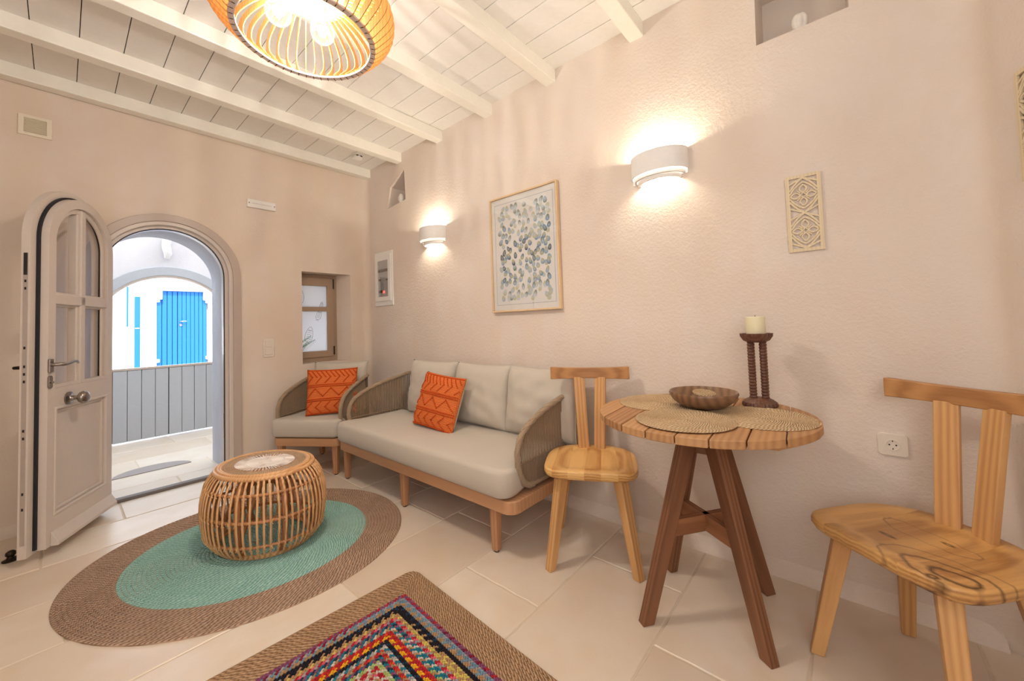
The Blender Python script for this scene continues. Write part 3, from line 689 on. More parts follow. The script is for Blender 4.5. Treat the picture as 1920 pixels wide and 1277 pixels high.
# wall sconces : half-drum of plaster, open above and below, with stepped rings below
def sconce(y, zc, label):
    s = on_right('wall_sconce', label, 'wall lamp', y, zc, 'plaster wall lamps')
    def arc(rx, ry, n=28): return [(-rx * cos(pi * i / n), -ry * sin(pi * i / n)) for i in range(n + 1)]
    for nm, rx, ry, z0, z1, th in (('shade', .150, .118, -.052, .058, .006), ('step_ring', .134, .104, -.072, -.040, .012), ('step_ring', .116, .090, -.090, -.060, .014)):
        o = arc(rx, ry); i_ = arc(rx - th, ry - th)
        MB().band(o, i_, z0, z1, 'xy').build(nm, M['gypsum'], s, smooth=40, bevel=.001)
    MB().box((-.146, -.006, -.075), (.146, .0, .05)).build('backplate', M['gypsum'], s)
    b = MB().tube([(-.02, -.045, -.0), (.02, -.045, 0)], .008, 8); b.build('lamp', M['filament'], s)
    for dz, e in ((.028, 6.0), (-.03, 3.0)):
        l = bpy.data.lights.new('sconce_light', 'POINT'); l.energy = e; l.color = (1, .86, .68); l.shadow_soft_size = .012
        o = bpy.data.objects.new('sconce_light', l); COL.objects.link(o); o.parent = s; o.location = (0, -.045, dz)
    return s
sconce(.72, 1.972, 'white half-drum wall lamp between the picture and the carved panel')
sconce(2.655, 1.935, 'white half-drum wall lamp between the fuse box and the picture')

# carved plywood panels
def carved(parent):
    W2, H2 = .062, .168
    b = MB().band(rr_(W2, H2), [(-W2 + .014, -H2 + .014), (W2 - .014, -H2 + .014), (W2 - .014, H2 - .014), (-W2 + .014, H2 - .014)], -.009, -.003, closed=True)
    def ribbon(pts, w=.0055):
        w *= 1.35
        n = len(pts); out = []; inn = []
        for i, p in enumerate(pts):
            a = Vector(pts[max(0, i - 1)]); c_ = Vector(pts[min(n - 1, i + 1)]); d = (c_ - a).normalized(); q = Vector((-d.y, d.x)) * w / 2
            out.append((p[0] + q.x, p[1] + q.y)); inn.append((p[0] - q.x, p[1] - q.y))
        b.band(out, inn, -.0088, -.0042)
    c4 = .077
    for cz in (c4, -c4):
        for k in range(4):
            a = pi / 2 * k
            L = .036
            for sg in (-1, 1):
                pts = []
                for i in range(9):
                    t = i / 8; rr2 = .010 + L * t; off = sg * .0135 * sin(pi * t) * (1 - .2 * t)
                    pts.append((rr2 * cos(a) - off * sin(a), cz + rr2 * sin(a) + off * cos(a)))
                ribbon(pts, .0045)
            pts = []
            for i in range(7):   # little star in the middle
                t = i / 6; aa = a + pi / 2 * t; rr2 = .013 - .006 * sin(pi * t); pts.append((rr2 * cos(aa), cz + rr2 * sin(aa)))
            ribbon(pts, .004)
            aa = a + pi / 4
            ribbon([(.012 * cos(aa), cz + .012 * sin(aa)), (.03 * cos(aa), cz + .03 * sin(aa))], .004)
        for sx in (-1, 1):
            for sz in (-1, 1):
                pts = [(sx * .002, cz + sz * .074)] + [(sx * (.049 * t ** .9), cz + sz * (.074 - .052 * t ** 1.3)) for t in (.25, .5, .75, 1.0)]
                ribbon(pts, .0055)
                ribbon([(0, cz + sz * .058), (sx * .018, cz + sz * .046), (sx * .034, cz + sz * .030), (sx * .048, cz + sz * .008)], .005)
                ribbon([(0, cz + sz * .077), (sx * .05, cz + sz * .052)], .005)
    return b
def rr_(w2, h2): return [(-w2, -h2), (w2, -h2), (w2, h2), (-w2, h2)]
p1 = carved(None).build('carved_panel', M['birch'], None, (WX - .001, .111, 1.588), (0, 0, -pi / 2))
tag(p1, 'pale pierced plywood panel on the wall right of the wall lamp', 'wall decoration', 'carved wall panels')
p = fw(.255, .001, 1.70)
p2 = p1.copy(); COL.objects.link(p2); p2.location = p
p2.rotation_euler = (0, 0, math.atan2(FU.y, FU.x)); p2.scale = (1, 1, 1)
tag(p2, 'pale pierced plywood panel cut off by the right edge of the photo', 'wall decoration', 'carved wall panels')

# little white heads in the niches
def head(loc, rz, s, label):
    t = thing('head_sculpture', label, 'sculpture', loc, rz, 'white heads in the wall niches')
    b = MB(); nu, nv = 28, 20; vs = []
    for j in range(nv + 1):
        ph_ = pi * j / nv; z = -cos(ph_)
        for i in range(nu):
            th = 2 * pi * i / nu; r = sin(ph_) * (.72 + .10 * (z > 0) * z); x_ = r * cos(th) * .92; y_ = r * sin(th) * .8
            f = max(0, -sin(th))
            if f > .8:
                y_ += .10 * f
                if abs(x_) < .12 and -.35 < z < .42: y_ -= .16 * (1 - abs(x_) / .12) * (1.1 - (z + .35) * .8)
                if .12 < abs(x_) < .5 and -.05 < z < .3: y_ += .07
                if abs(x_) < .2 and -.56 < z < -.46: y_ -= .05
            vs.append((x_ * s, y_ * s, z * s * 1.0))
    fs = [(j * nu + i, j * nu + (i + 1) % nu, (j + 1) * nu + (i + 1) % nu, (j + 1) * nu + i) for j in range(nv) for i in range(nu)]
    b.add(vs, fs); b.build('face', M['ceramic'], t, (0, 0, s * 1.12), smooth=180)
    MB().lathe([(0, 0), (s * .42, 0), (s * .40, s * .1), (s * .26, s * .3), (0, s * .4)], 20).build('neck', M['ceramic'], t, smooth=50)
head((WX + .055, .088, 2.405), radians(-78), .046, 'white oval ceramic face standing in the large upper niche')
head((WX + .045, 3.215, 2.342), radians(-120), .050, 'small white ceramic head in the niche near the corner')
sm = MB().lathe([(0, 0), (.05, 0), (.05, -.012), (.038, -.014), (.038, -.022), (.046, -.024), (.044, -.038), (.03, -.046), (0, -.047)], 28)
k = thing('smoke_detector', 'round white smoke detector on the ceiling between the first two beams', 'smoke detector', (1.88, 3.60 - .18, CZ))
k.location = (1.83, 3.46, CZ); sm.build('housing', M['white_plastic'], k, smooth=40)
for x0 in (-.025, .014): MB().box((x0, -.046, -.022), (x0 + .016, -.036, -.015)).build('air_slot', M['dark'], k)

# ------------------------------------------------------------------ pendant lamp
LX, LY, LZ = .635, 1.583, 2.32
lp = thing('pendant_lamp', 'slatted round wooden ceiling lamp with three globe bulbs', 'ceiling lamp', (LX, LY, LZ))
def zc_(t):   # slat profile centre line (r,z)
    P = [(.2485, .002), (.278, .03), (.316, .072), (.326, .112), (.308, .155), (.25, .19), (.16, .214)]
    n = len(P) - 1; f = t * n; i = min(int(f), n - 1); u = f - i
    g_ = lambda k: P[max(0, min(n, k))]
    o = []
    for c in (0, 1):
        p0, p1_, p2_, p3 = g_(i - 1)[c], g_(i)[c], g_(i + 1)[c], g_(i + 2)[c]
        o.append(.5 * ((2 * p1_) + (-p0 + p2_) * u + (2 * p0 - 5 * p1_ + 4 * p2_ - p3) * u * u + (-p0 + 3 * p1_ - 3 * p2_ + p3) * u ** 3))
    return Vector(o)
sb = MB(); N = 22; o_ = []; i2 = []
for k in range(N + 1):
    t = k / N; p = zc_(t); d = (zc_(min(1, t + .01)) - zc_(max(0, t - .01))).normalized(); q = Vector((d.y, -d.x)) * .013
    o_.append((p.x + q.x, p.y + q.y)); i2.append((p.x - q.x, p.y - q.y))
sb.band(o_, i2, -.0018, .0018); s0 = sb.build('slat', M['shade_wood'], lp, smooth=None)
NS = 52
for k in range(1, NS):
    c_ = s0.copy(); COL.objects.link(c_); c_.parent = lp; c_.rotation_euler = (0, 0, 2 * pi * k / NS)
circ = lambda r, n=96: [(r * cos(2 * pi * i / n), r * sin(2 * pi * i / n)) for i in range(n)]
MB().band(circ(.259), circ(.238), -.004, .003, 'xy', closed=True).build('bottom_ring', M['shade_rim'], lp)
b = MB()
for k in range(NS):
    a = 2 * pi * k / NS; m_ = Matrix.Rotation(a, 4, 'Z'); b.box((.243, -.0016, -.0048), (.254, .0016, -.0038), m_)
b.build('slot_marks', M['dark'], lp)['kind'] = 'stuff'
MB().lathe([(0, .208), (.172, .208), (.172, .214), (0, .214)], 64).build('top_disc', M['shade_disc'], lp)
MB().tube([(0, 0, .214), (0, 0, CZ - LZ)], .005, 8).build('cord', M['white_plastic'], lp)
MB().lathe([(0, CZ - LZ), (.05, CZ - LZ), (.05, CZ - LZ - .02), (.045, CZ - LZ - .03), (0, CZ - LZ - .03)], 32).build('canopy', M['white_plastic'], lp, smooth=40)
for (bx, by) in ((-.079, .072), (.009, -.098), (.085, .051)):
    bz = .105
    bo = MB().lathe([(0, -.052)] + [(.048 * cos(a), .052 * sin(a) * 1.0) for a in [radians(x) for x in range(-80, 61, 10)]] + [(.016, .062), (.014, .08)], 28)
    bl = bo.build('bulb', M['bulb_glass'], lp, (bx, by, bz), smooth=60)
    MB().lathe([(0, -.024), (.009, -.02), (.013, 0), (.010, .02), (0, .026)], 12).build('filament', M['filament'], bl, smooth=60)
    MB().tube([(bx, by, bz + .075), (bx, by, .208)], .017, 14).build('lamp_holder', M['shade_disc'], lp, smooth=40)
    l = bpy.data.lights.new('bulb_light', 'POINT'); l.energy = 17.0; l.color = (1, .935, .85); l.shadow_soft_size = .03
    o = bpy.data.objects.new('bulb_light', l); COL.objects.link(o); o.parent = lp; o.location = (bx, by, bz - .005)

# ------------------------------------------------------------------ cushions
def pillow_mb(W, Hh, T, n=22, pinch=.10, wr=0.0, seed=1, sag=0):
    """pillow in the xz plane, thickness along y, centred"""
    b = MB(); N_ = n + 1
    def pt(i, j, side):
        u = -1 + 2 * i / n; v = -1 + 2 * j / n
        e = (1 - abs(u) ** 3.0) ** .55 * (1 - abs(v) ** 3.0) ** .55 if abs(u) < 1 and abs(v) < 1 else 0
        x_ = u * W / 2 * (1 - pinch * (1 - v * v) ** 1 * abs(u) * .5); z_ = v * Hh / 2 * (1 - pinch * (1 - u * u) * abs(v) * .6)
        w_ = wr * (noise.noise(Vector((u * 2.2 + seed, v * 3.1, side * 2.0))) + .5 * noise.noise(Vector((u * 7 + seed, v * 3, side)))) * e
        return (x_, side * (T / 2 * e) + w_ * side, z_ - sag * (1 - abs(u)) * (v > 0) * v)
    for side in (-1, 1):
        vs = [pt(i, j, side) for j in range(N_) for i in range(N_)]
        fs = []; uv = []
        for j in range(n):
            for i in range(n):
                q = (j * N_ + i, j * N_ + i + 1, (j + 1) * N_ + i + 1, (j + 1) * N_ + i); fs.append(q); uv.append([(k_ % N_ / n, k_ // N_ / n) for k_ in q])
        b.add(vs, fs, uv)
    return b, pt
def weld(o):
    bm = bmesh.new(); bm.from_mesh(o.data); bmesh.ops.remove_doubles(bm, verts=bm.verts, dist=1e-5); bmesh.ops.recalc_face_normals(bm, faces=bm.faces); bm.to_mesh(o.data); bm.free()
    o.data.shade_smooth()
def slab_cushion(poly, z0, z1, name, mat, parent, r=.026):
    """upholstered box cushion from a ccw outline"""
    b = MB(); prof = [(r * 1.0, z0), (r * .3, z0 + r * .3), (0, z0 + r), (-.004, (z0 + z1) / 2), (0, z1 - r), (r * .3, z1 - r * .3), (r * 1.0, z1 - .001), (r * 1.3, z1 + .0005)]
    n = len(poly); cx = sum(p[0] for p in poly) / n; cy = sum(p[1] for p in poly) / n; vs = []
    nr = []
    for i in range(n):
        d = Vector((poly[(i + 1) % n][0] - poly[i - 1][0], poly[(i + 1) % n][1] - poly[i - 1][1])).normalized(); q = Vector((-d.y, d.x))
        if q.dot(Vector((cx - poly[i][0], cy - poly[i][1]))) < 0: q = -q
        nr.append(q)
    for off, z in prof:
        for i, p in enumerate(poly): vs.append((p[0] + nr[i].x * off, p[1] + nr[i].y * off, z))
    fs = [(k * n + i, k * n + (i + 1) % n, (k + 1) * n + (i + 1) % n, (k + 1) * n + i) for k in range(len(prof) - 1) for i in range(n)]
    ym = [min(max(p[1], min(q[1] for q in poly) + .15), max(q[1] for q in poly) - .15) for p in poly]; xm = max(q[0] for q in poly) - .2
    vs += [(min(xm, max(-xm, poly[i][0])) if xm > .12 else poly[i][0] * .3, ym[i], z1 + .003) for i in range(n)]; K = len(prof)
    fs += [((K - 1) * n + i, (K - 1) * n + (i + 1) % n, K * n + (i + 1) % n, K * n + i) for i in range(n)] + [tuple(range(n))[::-1], tuple(K * n + i for i in range(n))]
    b.add(vs, fs); return b.build(name, mat, parent, smooth=60)
def tuck(poly, hx, y0):
    """narrow an outline to half-width hx behind y0, so the cushion fits between the arms"""
    o = []
    for x, y in poly:
        k = min(1, max(0, (y - y0) / .14)); k = k * k * (3 - 2 * k)
        lim = hx if abs(x) > hx else abs(x)
        o.append((math.copysign(abs(x) * (1 - k) + lim * k, x), y))
    return o
def rpoly(x0, x1, y0, y1, r, n=6):
    if not isinstance(r, (list, tuple)): r = [r] * 4
    o = []
    for cx, cy, a0, q in ((x1, y1, 0, r[0]), (x0, y1, 90, r[1]), (x0, y0, 180, r[2]), (x1, y0, 270, r[3])):
        sx = -1 if cx == x1 else 1; sy = -1 if cy == y1 else 1
        for i in range(n + 1):
            a = radians(a0 + 90 * i / n); o.append((cx + sx * q + q * cos(a), cy + sy * q + q * sin(a)))
    # subdivide the long sides
    out = []
    for i in range(len(o)):
        a, b_ = Vector(o[i]), Vector(o[(i + 1) % len(o)]); L = (b_ - a).length; m_ = max(1, int(L / .03))
        for k in range(m_): out.append(tuple(a + (b_ - a) * k / m_))
    return out

# ------------------------------------------------------------------ rope seating : local x = width, y=0 front, y=D back, faces -y
def seat_frame(t, W, D, legs, label_w=None):
    ZR0, ZR1 = .228, .292
    o = rpoly(-W / 2, W / 2, 0, D, .06); i_ = rpoly(-W / 2 + .03, W / 2 - .03, .03, D - .03, .035)
    fr_ = MB().prism(o, ZR0, ZR1, 'xy').build('seat_rail', M['sofa_wood_x'] if False else M['sofa_wood'], t)
    cut(fr_, [MB().prism(rpoly(-W / 2 + .035, W / 2 - .035, .035, D - .035, .03), ZR0 - .02, ZR1 - .02, 'xy')])
    bv = fr_.modifiers.new('bevel', 'BEVEL'); bv.width = .005; bv.segments = 2; bv.limit_method = 'ANGLE'; bv.angle_limit = radians(50)
    for (lx, ly, dx, dy) in legs:
        b = MB(); L = ZR0 + .01
        for k in range(1): b.add([(-.024, -.024, L), (.024, -.024, L), (.024, .024, L), (-.024, .024, L), (-.018 + dx, -.018 + dy, .006), (.018 + dx, -.018 + dy, .006), (.018 + dx, .018 + dy, .006), (-.018 + dx, .018 + dy, .006)],
            [(0, 1, 2, 3), (7, 6, 5, 4), (0, 4, 5, 1), (1, 5, 6, 2), (2, 6, 7, 3), (3, 7, 4, 0)])
        lg = b.build('leg', M['sofa_wood_z'], t, (lx, ly, 0), bevel=.006)
        MB().lathe([(0, 0), (.013, 0), (.013, .007), (0, .007)], 16, (dx, dy, 0)).build('foot_pad', M['rubber'], lg)
def rope_frame(t, W, D, ztop, yf, R_=.12):
    """bent tube: rises from the rail at each side, arches back and up and runs round the back"""
    hx = W / 2 - .012
    side = [(.175, .318), (.12, .33), (.075, .38), (.052, .46), (.058, .53), (.10, .595), (.20, .648), (.34, .69), (D - R_ - .02, ztop)]
    def side_pt(u):  # smooth catmull on the list
        n = len(side) - 1; f = u * n; i = min(int(f), n - 1); u_ = f - i; g_ = lambda k: side[max(0, min(n, k))]; o = []
        for c in (0, 1):
            a, b_, c_, d_ = g_(i - 1)[c], g_(i)[c], g_(i + 1)[c], g_(i + 2)[c]
            o.append(.5 * (2 * b_ + (c_ - a) * u_ + (2 * a - 5 * b_ + 4 * c_ - d_) * u_ ** 2 + (3 * b_ - a - 3 * c_ + d_) * u_ ** 3))
        return o
    L = [Vector((-hx, side_pt(k / 40)[0] + yf, side_pt(k / 40)[1])) for k in range(41)]
    yb = D - .015
    cor = [Vector((-hx + R_ - R_ * cos(a), yb - R_ + R_ * sin(a), ztop + .012 * sin(a))) for a in [pi / 2 * k / 10 for k in range(1, 11)]]
    back = [Vector((-hx + R_ + (2 * hx - 2 * R_) * k / 12, yb, ztop + .012)) for k in range(1, 12)]
    mir = lambda l: [Vector((-p.x, p.y, p.z)) for p in reversed(l)]
    path = L + cor + back + mir(cor) + mir(L)
    MB().tube(path, .0145, 12).build('arm_tube', M['rope'], t, smooth=60)
    # rope wrapping on the tube as thin raised coils
    wr_ = MB(); acc = 0; last = path[0]; ang = 0; pts = []
    dense = []
    for i in range(len(path) - 1):
        a, b_ = path[i], path[i + 1]; m_ = max(1, int((b_ - a).length / .0022))
        for k in range(m_): dense.append(a.lerp(b_, k / m_))
    frame = None
    for i in range(0, len(dense) - 1):
        d = (dense[i + 1] - dense[i]).normalized()
        if frame is None: frame = d.orthogonal().normalized()
        frame = (frame - d * frame.dot(d)).normalized(); bb_ = d.cross(frame); ang += .0022 / .0085 * 2 * pi
        pts.append(dense[i] + frame * cos(ang) * .0150 + bb_ * sin(ang) * .0150)
    wr_.tube(pts, .0034, 4, cap=False); wr_.build('rope_wrap', M['rope'], t, smooth=60)
    # lower tube resting on the rail
    zl = .318
    low = [Vector((-hx, .175 + yf, zl)), Vector((-hx, D - R_ - .02, zl))] + [Vector((p.x, p.y, zl)) for p in cor] + [Vector((p.x, p.y, zl)) for p in back]
    low = low + mir([Vector((-p.x * -1, p.y, zl)) for p in cor]) + [Vector((hx, D - R_ - .02, zl)), Vector((hx, .175 + yf, zl))]
    MB().tube(low, .011, 10).build('lower_tube', M['rope'], t, smooth=60)
    rp = MB()
    zm = .445
    for sx in (-1, 1):
        mid_ = [(sx * hx, .062 + yf, zm), (sx * hx, D - R_, zm)]
        rp.tube(mid_, .006, 6)
        n = 56; prof_ = [side_pt(q / 200) for q in range(201)]; qm = min(range(201), key=lambda q: prof_[q][0])
        for k in range(n):
            y_ = .066 + (D - R_ - .03 - yf - .066) * k / (n - 1)
            up_ = min(prof_[qm:], key=lambda p_: abs(p_[0] - y_)); lo_ = min(prof_[:qm + 1], key=lambda p_: abs(p_[0] - y_))
            zb = lo_[1] if y_ < .17 else zl
            yb2 = y_ + .012 * sin(k * 2.1)
            rp.tube([(sx * hx, y_ + yf, up_[1]), (sx * (hx + .002), (y_ + yb2) / 2 + yf, zm) if zb < zm < up_[1] else (sx * hx, y_ + yf, (up_[1] + zb) / 2), (sx * hx, yb2 + yf, zb)], .0034, 5, cap=False)
        for k in range(8):
            a = pi / 2 * k / 8; px = sx * (hx - R_ + R_ * cos(a)); py = yb - R_ + R_ * sin(a)
            for q in (0, .5):
                rp.tube([(px, py, ztop + .01), (px, py, zl)], .0032, 5, cap=False)
    nb = int((2 * hx - 2 * R_) / .016)
    for k in range(nb):
        px = -hx + R_ + (2 * hx - 2 * R_) * k / (nb - 1); rp.tube([(px, yb, ztop + .012), (px, yb, zl)], .0032, 5, cap=False)
    rp.build('rope_weave', M['rope_dark'], t, smooth=60)
def back_cushion(t, W, Hh, T, loc, rx, rz=0, seed=1):
    b, _ = pillow_mb(W, Hh, T, 26, .11, .013, seed)
    o = b.build('back_cushion', M['fabric'], t, loc, (rx, 0, rz)); weld(o)
    pp = []
    for k in range(0, 4 * 20):
        s_ = k // 20; f = -1 + 2 * (k % 20) / 20
        u, v_ = ((f, -1), (1, f), (-f, 1), (-1, -f))[s_]
        pp.append((u * W / 2 * (1 - .11 * (1 - v_ * v_) * abs(u) * .5), 0, v_ * Hh / 2 * (1 - .11 * (1 - u * u) * abs(v_) * .6)))
    MB().tube(pp, .0035, 6, closed=True).build('piping', M['fabric'], o, smooth=60)
    return o

# sofa against the right wall, facing -x : local x -> world -y... rotation -90deg maps local -y to world -x
SL = 1.785; SD = .665
sofa = thing('sofa', 'long beige three-cushion sofa with rope arms and wooden legs', 'sofa', (1.40, 2.133, 0), -pi / 2)
seat_frame(sofa, SL, SD, [(SL / 2 - .16, .05, 0, 0), (-.075, .05, 0, 0), (-SL / 2 + .055, .05, 0, 0), (SL / 2 - .14, SD - .06, .0, .03), (-SL / 2 + .08, SD - .06, 0, .03)])
slab_cushion(tuck(rpoly(-SL / 2 + .012, SL / 2 - .024, -.028, SD - .10, [.10, .10, .07, .07]), SL / 2 - .050, .055), .298, .440, 'seat_cushion', M['fabric'], sofa)
rope_frame(sofa, SL - .03, SD, .735, .028, .07)
for k, (xc, wd, sd2) in enumerate(((-.415, .575, 1.3), (.145, .555, 4.1), (.665, .545, 8.2))):
    back_cushion(sofa, wd, .445, .19, (xc, SD - .115, .655), radians(-9), 0, sd2)
AT = 1.0063
arm = thing('armchair', 'beige rope armchair with wooden legs angled in the corner under the window', 'armchair', (1.268, 3.308, 0), -AT)
AW, AD = .59, .585
seat_frame(arm, AW, AD, [(AW / 2 - .055, .045, 0, 0), (-AW / 2 + .055, .045, 0, 0), (AW / 2 - .09, AD - .10, 0, .03), (-AW / 2 + .10, AD - .11, 0, .03)])
slab_cushion(tuck(rpoly(-AW / 2 - .008, AW / 2 - .0, -.02, AD - .10, [.10, .10, .06, .06]), AW / 2 - .036, .055), .298, .440, 'seat_cushion', M['fabric'], arm)
rope_frame(arm, AW - .01, AD, .715, .0)
back_cushion(arm, .53, .43, .17, (.02, AD - .135, .645), radians(-10), 0, 12.0)

# orange pillows
def orange_pillow(W, Hh, loc, rot, label):
    b, pt = pillow_mb(W, Hh, .13, 24, .07, .004, loc[1])
    t = thing('throw_pillow', label, 'cushion', loc, 0, 'orange tufted throw pillows'); t.rotation_euler = rot
    o = b.build('cover', M['orange'], t); weld(o)
    # cream back panel
    b2 = MB(); n = 24
    vs = [(pt(i, j, 1)[0] * 1.004, pt(i, j, 1)[1] + .0025, pt(i, j, 1)[2] * 1.004) for j in range(n + 1) for i in range(n + 1)]
    b2.add(vs, [(j * (n + 1) + i, j * (n + 1) + i + 1, (j + 1) * (n + 1) + i + 1, (j + 1) * (n + 1) + i) for j in range(n) for i in range(n)])
    b2.build('back_panel', M['piping'], t, smooth=180)
    kn = MB(); n = 24
    def surf(u, v_):   # u,v in -1..1 on the front
        return pt((u + 1) / 2 * n, (v_ + 1) / 2 * n, -1)
    def knot(u, v_, r=.0052):
        if abs(u) > .97 or abs(v_) > .97: return
        x_, y_, z_ = surf(u, v_); y_ -= .0015
        vs = [(x_ + r * 1.3 * cos(a) * cos(e), y_ - r * sin(e) , z_ + r * sin(a) * cos(e)) for e in (0, .8) for a in [2 * pi * q / 6 for q in range(6)]] + [(x_, y_ - r, z_)]
        kn.add(vs, [(q, (q + 1) % 6, 6 + (q + 1) % 6, 6 + q) for q in range(6)] + [(6 + q, 6 + (q + 1) % 6, 12) for q in range(6)])
    def line(u0, v0, u1, v1, st=.052):
        m_ = max(1, int(sqrt((u1 - u0) ** 2 + (v1 - v0) ** 2) / st))
        for q in range(m_ + 1): knot(u0 + (u1 - u0) * q / m_, v0 + (v1 - v0) * q / m_)
    for v0 in (.27, .20, -.33, -.40): line(-.96, v0, .96, v0, .045)
    for v0 in (-.94, .94): line(-.96, v0, .96, v0, .045)
    for k in range(6):   # diagonal teeth above and below
        u0 = -.95 + k * .36
        line(u0, .88, u0 + .2, .62); line(u0 + .2, .62, u0, .36)
        line(u0 + .18, .88, u0 + .38, .62) if k < 5 else None
        line(u0 + .2, -.9, u0, -.68); line(u0, -.68, u0 + .2, -.47)
    for k in range(3):   # diamond row in the middle
        c_ = -.62 + k * .62; line(c_ - .31, -.22, c_, .12); line(c_, .12, c_ + .31, -.22)
    kn.build('tufts', M['orange_knot'], t, smooth=60)
    return t
orange_pillow(.40, .385, (1.505, 3.335, .628), (radians(-14), radians(0), -AT + .42), 'orange tufted pillow on the armchair')
orange_pillow(.42, .385, (1.735, 2.195, .618), (radians(-19), radians(4), -pi / 2 + .02), 'orange tufted pillow leaning in the middle of the sofa')

# ------------------------------------------------------------------ wooden chairs : local faces -y
def oak_chair(loc, rz, label, seatmat, H_top=.90):
    t = thing('wooden_chair', label, 'chair', loc, rz, 'solid oak chairs by the round table')
    ZT = .462; TH = .040
    pts = []
    for i in range(64):
        a = 2 * pi * i / 64; c_, s_ = cos(a), sin(a); n_ = 5.5 if s_ < 0 else 2.5
        r = (abs(c_) ** n_ + abs(s_) ** n_) ** (-1 / n_)
        pts.append((r * c_ * .222, r * s_ * (.207 if s_ < 0 else .212)))
    b = MB(); n = 64; rings = [(.955, ZT - TH), (.975, ZT - TH + .005), (1.0, ZT - TH + .016), (1.0, ZT - .008), (.99, ZT - .002), (.97, ZT), (.82, ZT - .003), (.6, ZT - .011), (.35, ZT - .013), (.1, ZT - .013)]
    vs = [(p[0] * k_, p[1] * k_, z) for k_, z in rings for p in pts]
    b.add(vs, [(q * n + i, q * n + (i + 1) % n, (q + 1) * n + (i + 1) % n, (q + 1) * n + i) for q in range(len(rings) - 1) for i in range(n)] + [tuple(range(n))[::-1], tuple((len(rings) - 1) * n + i for i in range(n))])
    b.build('seat', seatmat, t, smooth=50)
    b = MB().box((-.16, -.03, ZT - TH - .022), (.16, .03, ZT - TH + .002)); b.build('seat_batten', M['oak_y'], t, (0, -.12, 0), bevel=.004)
    b = MB().box((-.16, -.03, ZT - TH - .022), (.16, .03, ZT - TH + .002)); b.build('seat_batten', M['oak_y'], t, (0, .12, 0), bevel=.004)
    for sx in (-1, 1):
        for sy in (-1, 1):
            top = Vector((sx * .135, sy * .125, ZT - TH - .001)); bot = Vector((sx * .196, sy * .19, 0)); d = top - bot; L = d.length
            m_ = MB(); w1, w2 = .025, .0185
            m_.add([(-w2, -w2, 0), (w2, -w2, 0), (w2, w2, 0), (-w2, w2, 0), (-w1, -w1, L), (w1, -w1, L), (w1, w1, L), (-w1, w1, L)], [(3, 2, 1, 0), (4, 5, 6, 7), (0, 1, 5, 4), (1, 2, 6, 5), (2, 3, 7, 6), (3, 0, 4, 7)])
            q = d.to_track_quat('Z', 'Y')
            lg = m_.build('leg', M['oak_z'], t, bot, q.to_euler(), bevel=.004)
            # cut foot and head level with the floor and seat
            Mi = q.to_matrix().inverted()
            for v_ in lg.data.vertices:
                wv = q.to_matrix() @ v_.co + bot; tz = 0.0 if v_.co.z < L / 2 else ZT - TH + .003
                v_.co = Mi @ (Vector((wv.x + d.x / d.z * (tz - wv.z), wv.y + d.y / d.z * (tz - wv.z), tz)) - bot)
    for sx in (-1, 1):
        bot = Vector((sx * .042, .165, ZT - .03)); top = Vector((sx * .060, .225, H_top - .062)); d = top - bot
        m_ = MB().box((-.030, -.011, 0), (.030, .011, d.length))
        m_.build('back_slat', M['oak_z'], t, bot, d.to_track_quat('Z', 'Y').to_euler(), bevel=.003)
    # rail : curved, ends forward, slightly dished top
    b = MB(); n = 20; vs = []
    for i in range(n + 1):
        u = -1 + 2 * i / n; x_ = u * .215; y_ = .232 - .038 * u * u; zt = H_top - .010 * (1 - u * u); zb = H_top - .068
        tk = .013
        vs += [(x_, y_ - tk, zb), (x_, y_ + tk, zb), (x_, y_ + tk, zt), (x_, y_ - tk, zt)]
    fs = [(i * 4 + k_, i * 4 + (k_ + 1) % 4, (i + 1) * 4 + (k_ + 1) % 4, (i + 1) * 4 + k_) for i in range(n) for k_ in range(4)] + [(0, 1, 2, 3), (n * 4 + 3, n * 4 + 2, n * 4 + 1, n * 4)]
    b.add(vs, fs); b.build('top_rail', M['oak_y'], t, smooth=40, bevel=.003)
    return t
def face_rz(fx, fy): return math.atan2(fy, fx) + pi / 2
oak_chair((1.750, 1.010, 0), face_rz(-.887, -.461), 'oak chair with a two-slat back between the sofa and the round table', M['oak_seat'], .895)
oak_chair((1.706, -.143, 0), face_rz(-.77, .64), 'oak chair with dark knots in its seat right of the round table', M['oak_seat_knot'], .905)

# ------------------------------------------------------------------ round table
TX, TY, TZ, TR = 1.692, .468, .768, .394
tb = thing('round_table', 'round slatted wooden table on crossed splayed legs', 'table', (TX, TY, 0))
sa = radians(-56)   # direction the boards run
b = MB(); nb_ = 8; wb_ = 2 * TR / nb_
for i in range(nb_):
    y0 = -TR + i * wb_ + .002; y1 = y0 + wb_ - .004
    P_ = []
    def xr(y): return sqrt(max(0, TR * TR - y * y))
    ys = [y0 + (y1 - y0) * k / 8 for k in range(9)]
    P_ = [(xr(y), y) for y in ys] + [(-xr(y), y) for y in reversed(ys)]
    if xr(ys[0]) < 1e-6: P_ = P_[1:-1]
    P_ = [p for p in P_ if p[0] != 0] or P_
    b.prism(P_, -.028, 0, 'xy')
b.build('tabletop', M['teak_x'], tb, (0, 0, TZ), (0, 0, radians(4)), bevel=.003)
for off in (-.19, .19):
    b = MB().prism([(-.33, 0), (.33, 0), (.27, -.026), (-.27, -.026)], -.025, .025)
    b.build('cross_batten', M['teak_x'], tb, (off * cos(radians(4)), off * sin(radians(4)), TZ - .028), (0, 0, radians(94)), bevel=.002)
b = MB().box((-.035, -.035, TZ - .16), (.035, .035, TZ - .028)); b.build('center_post', M['teak'], tb, bevel=.003)
feet = [(1.453, .629), (1.536, .247), (1.829, .663), (1.916, .300)]
fcx, fcy = sum(p[0] for p in feet) / 4 - TX, sum(p[1] for p in feet) / 4 - TY
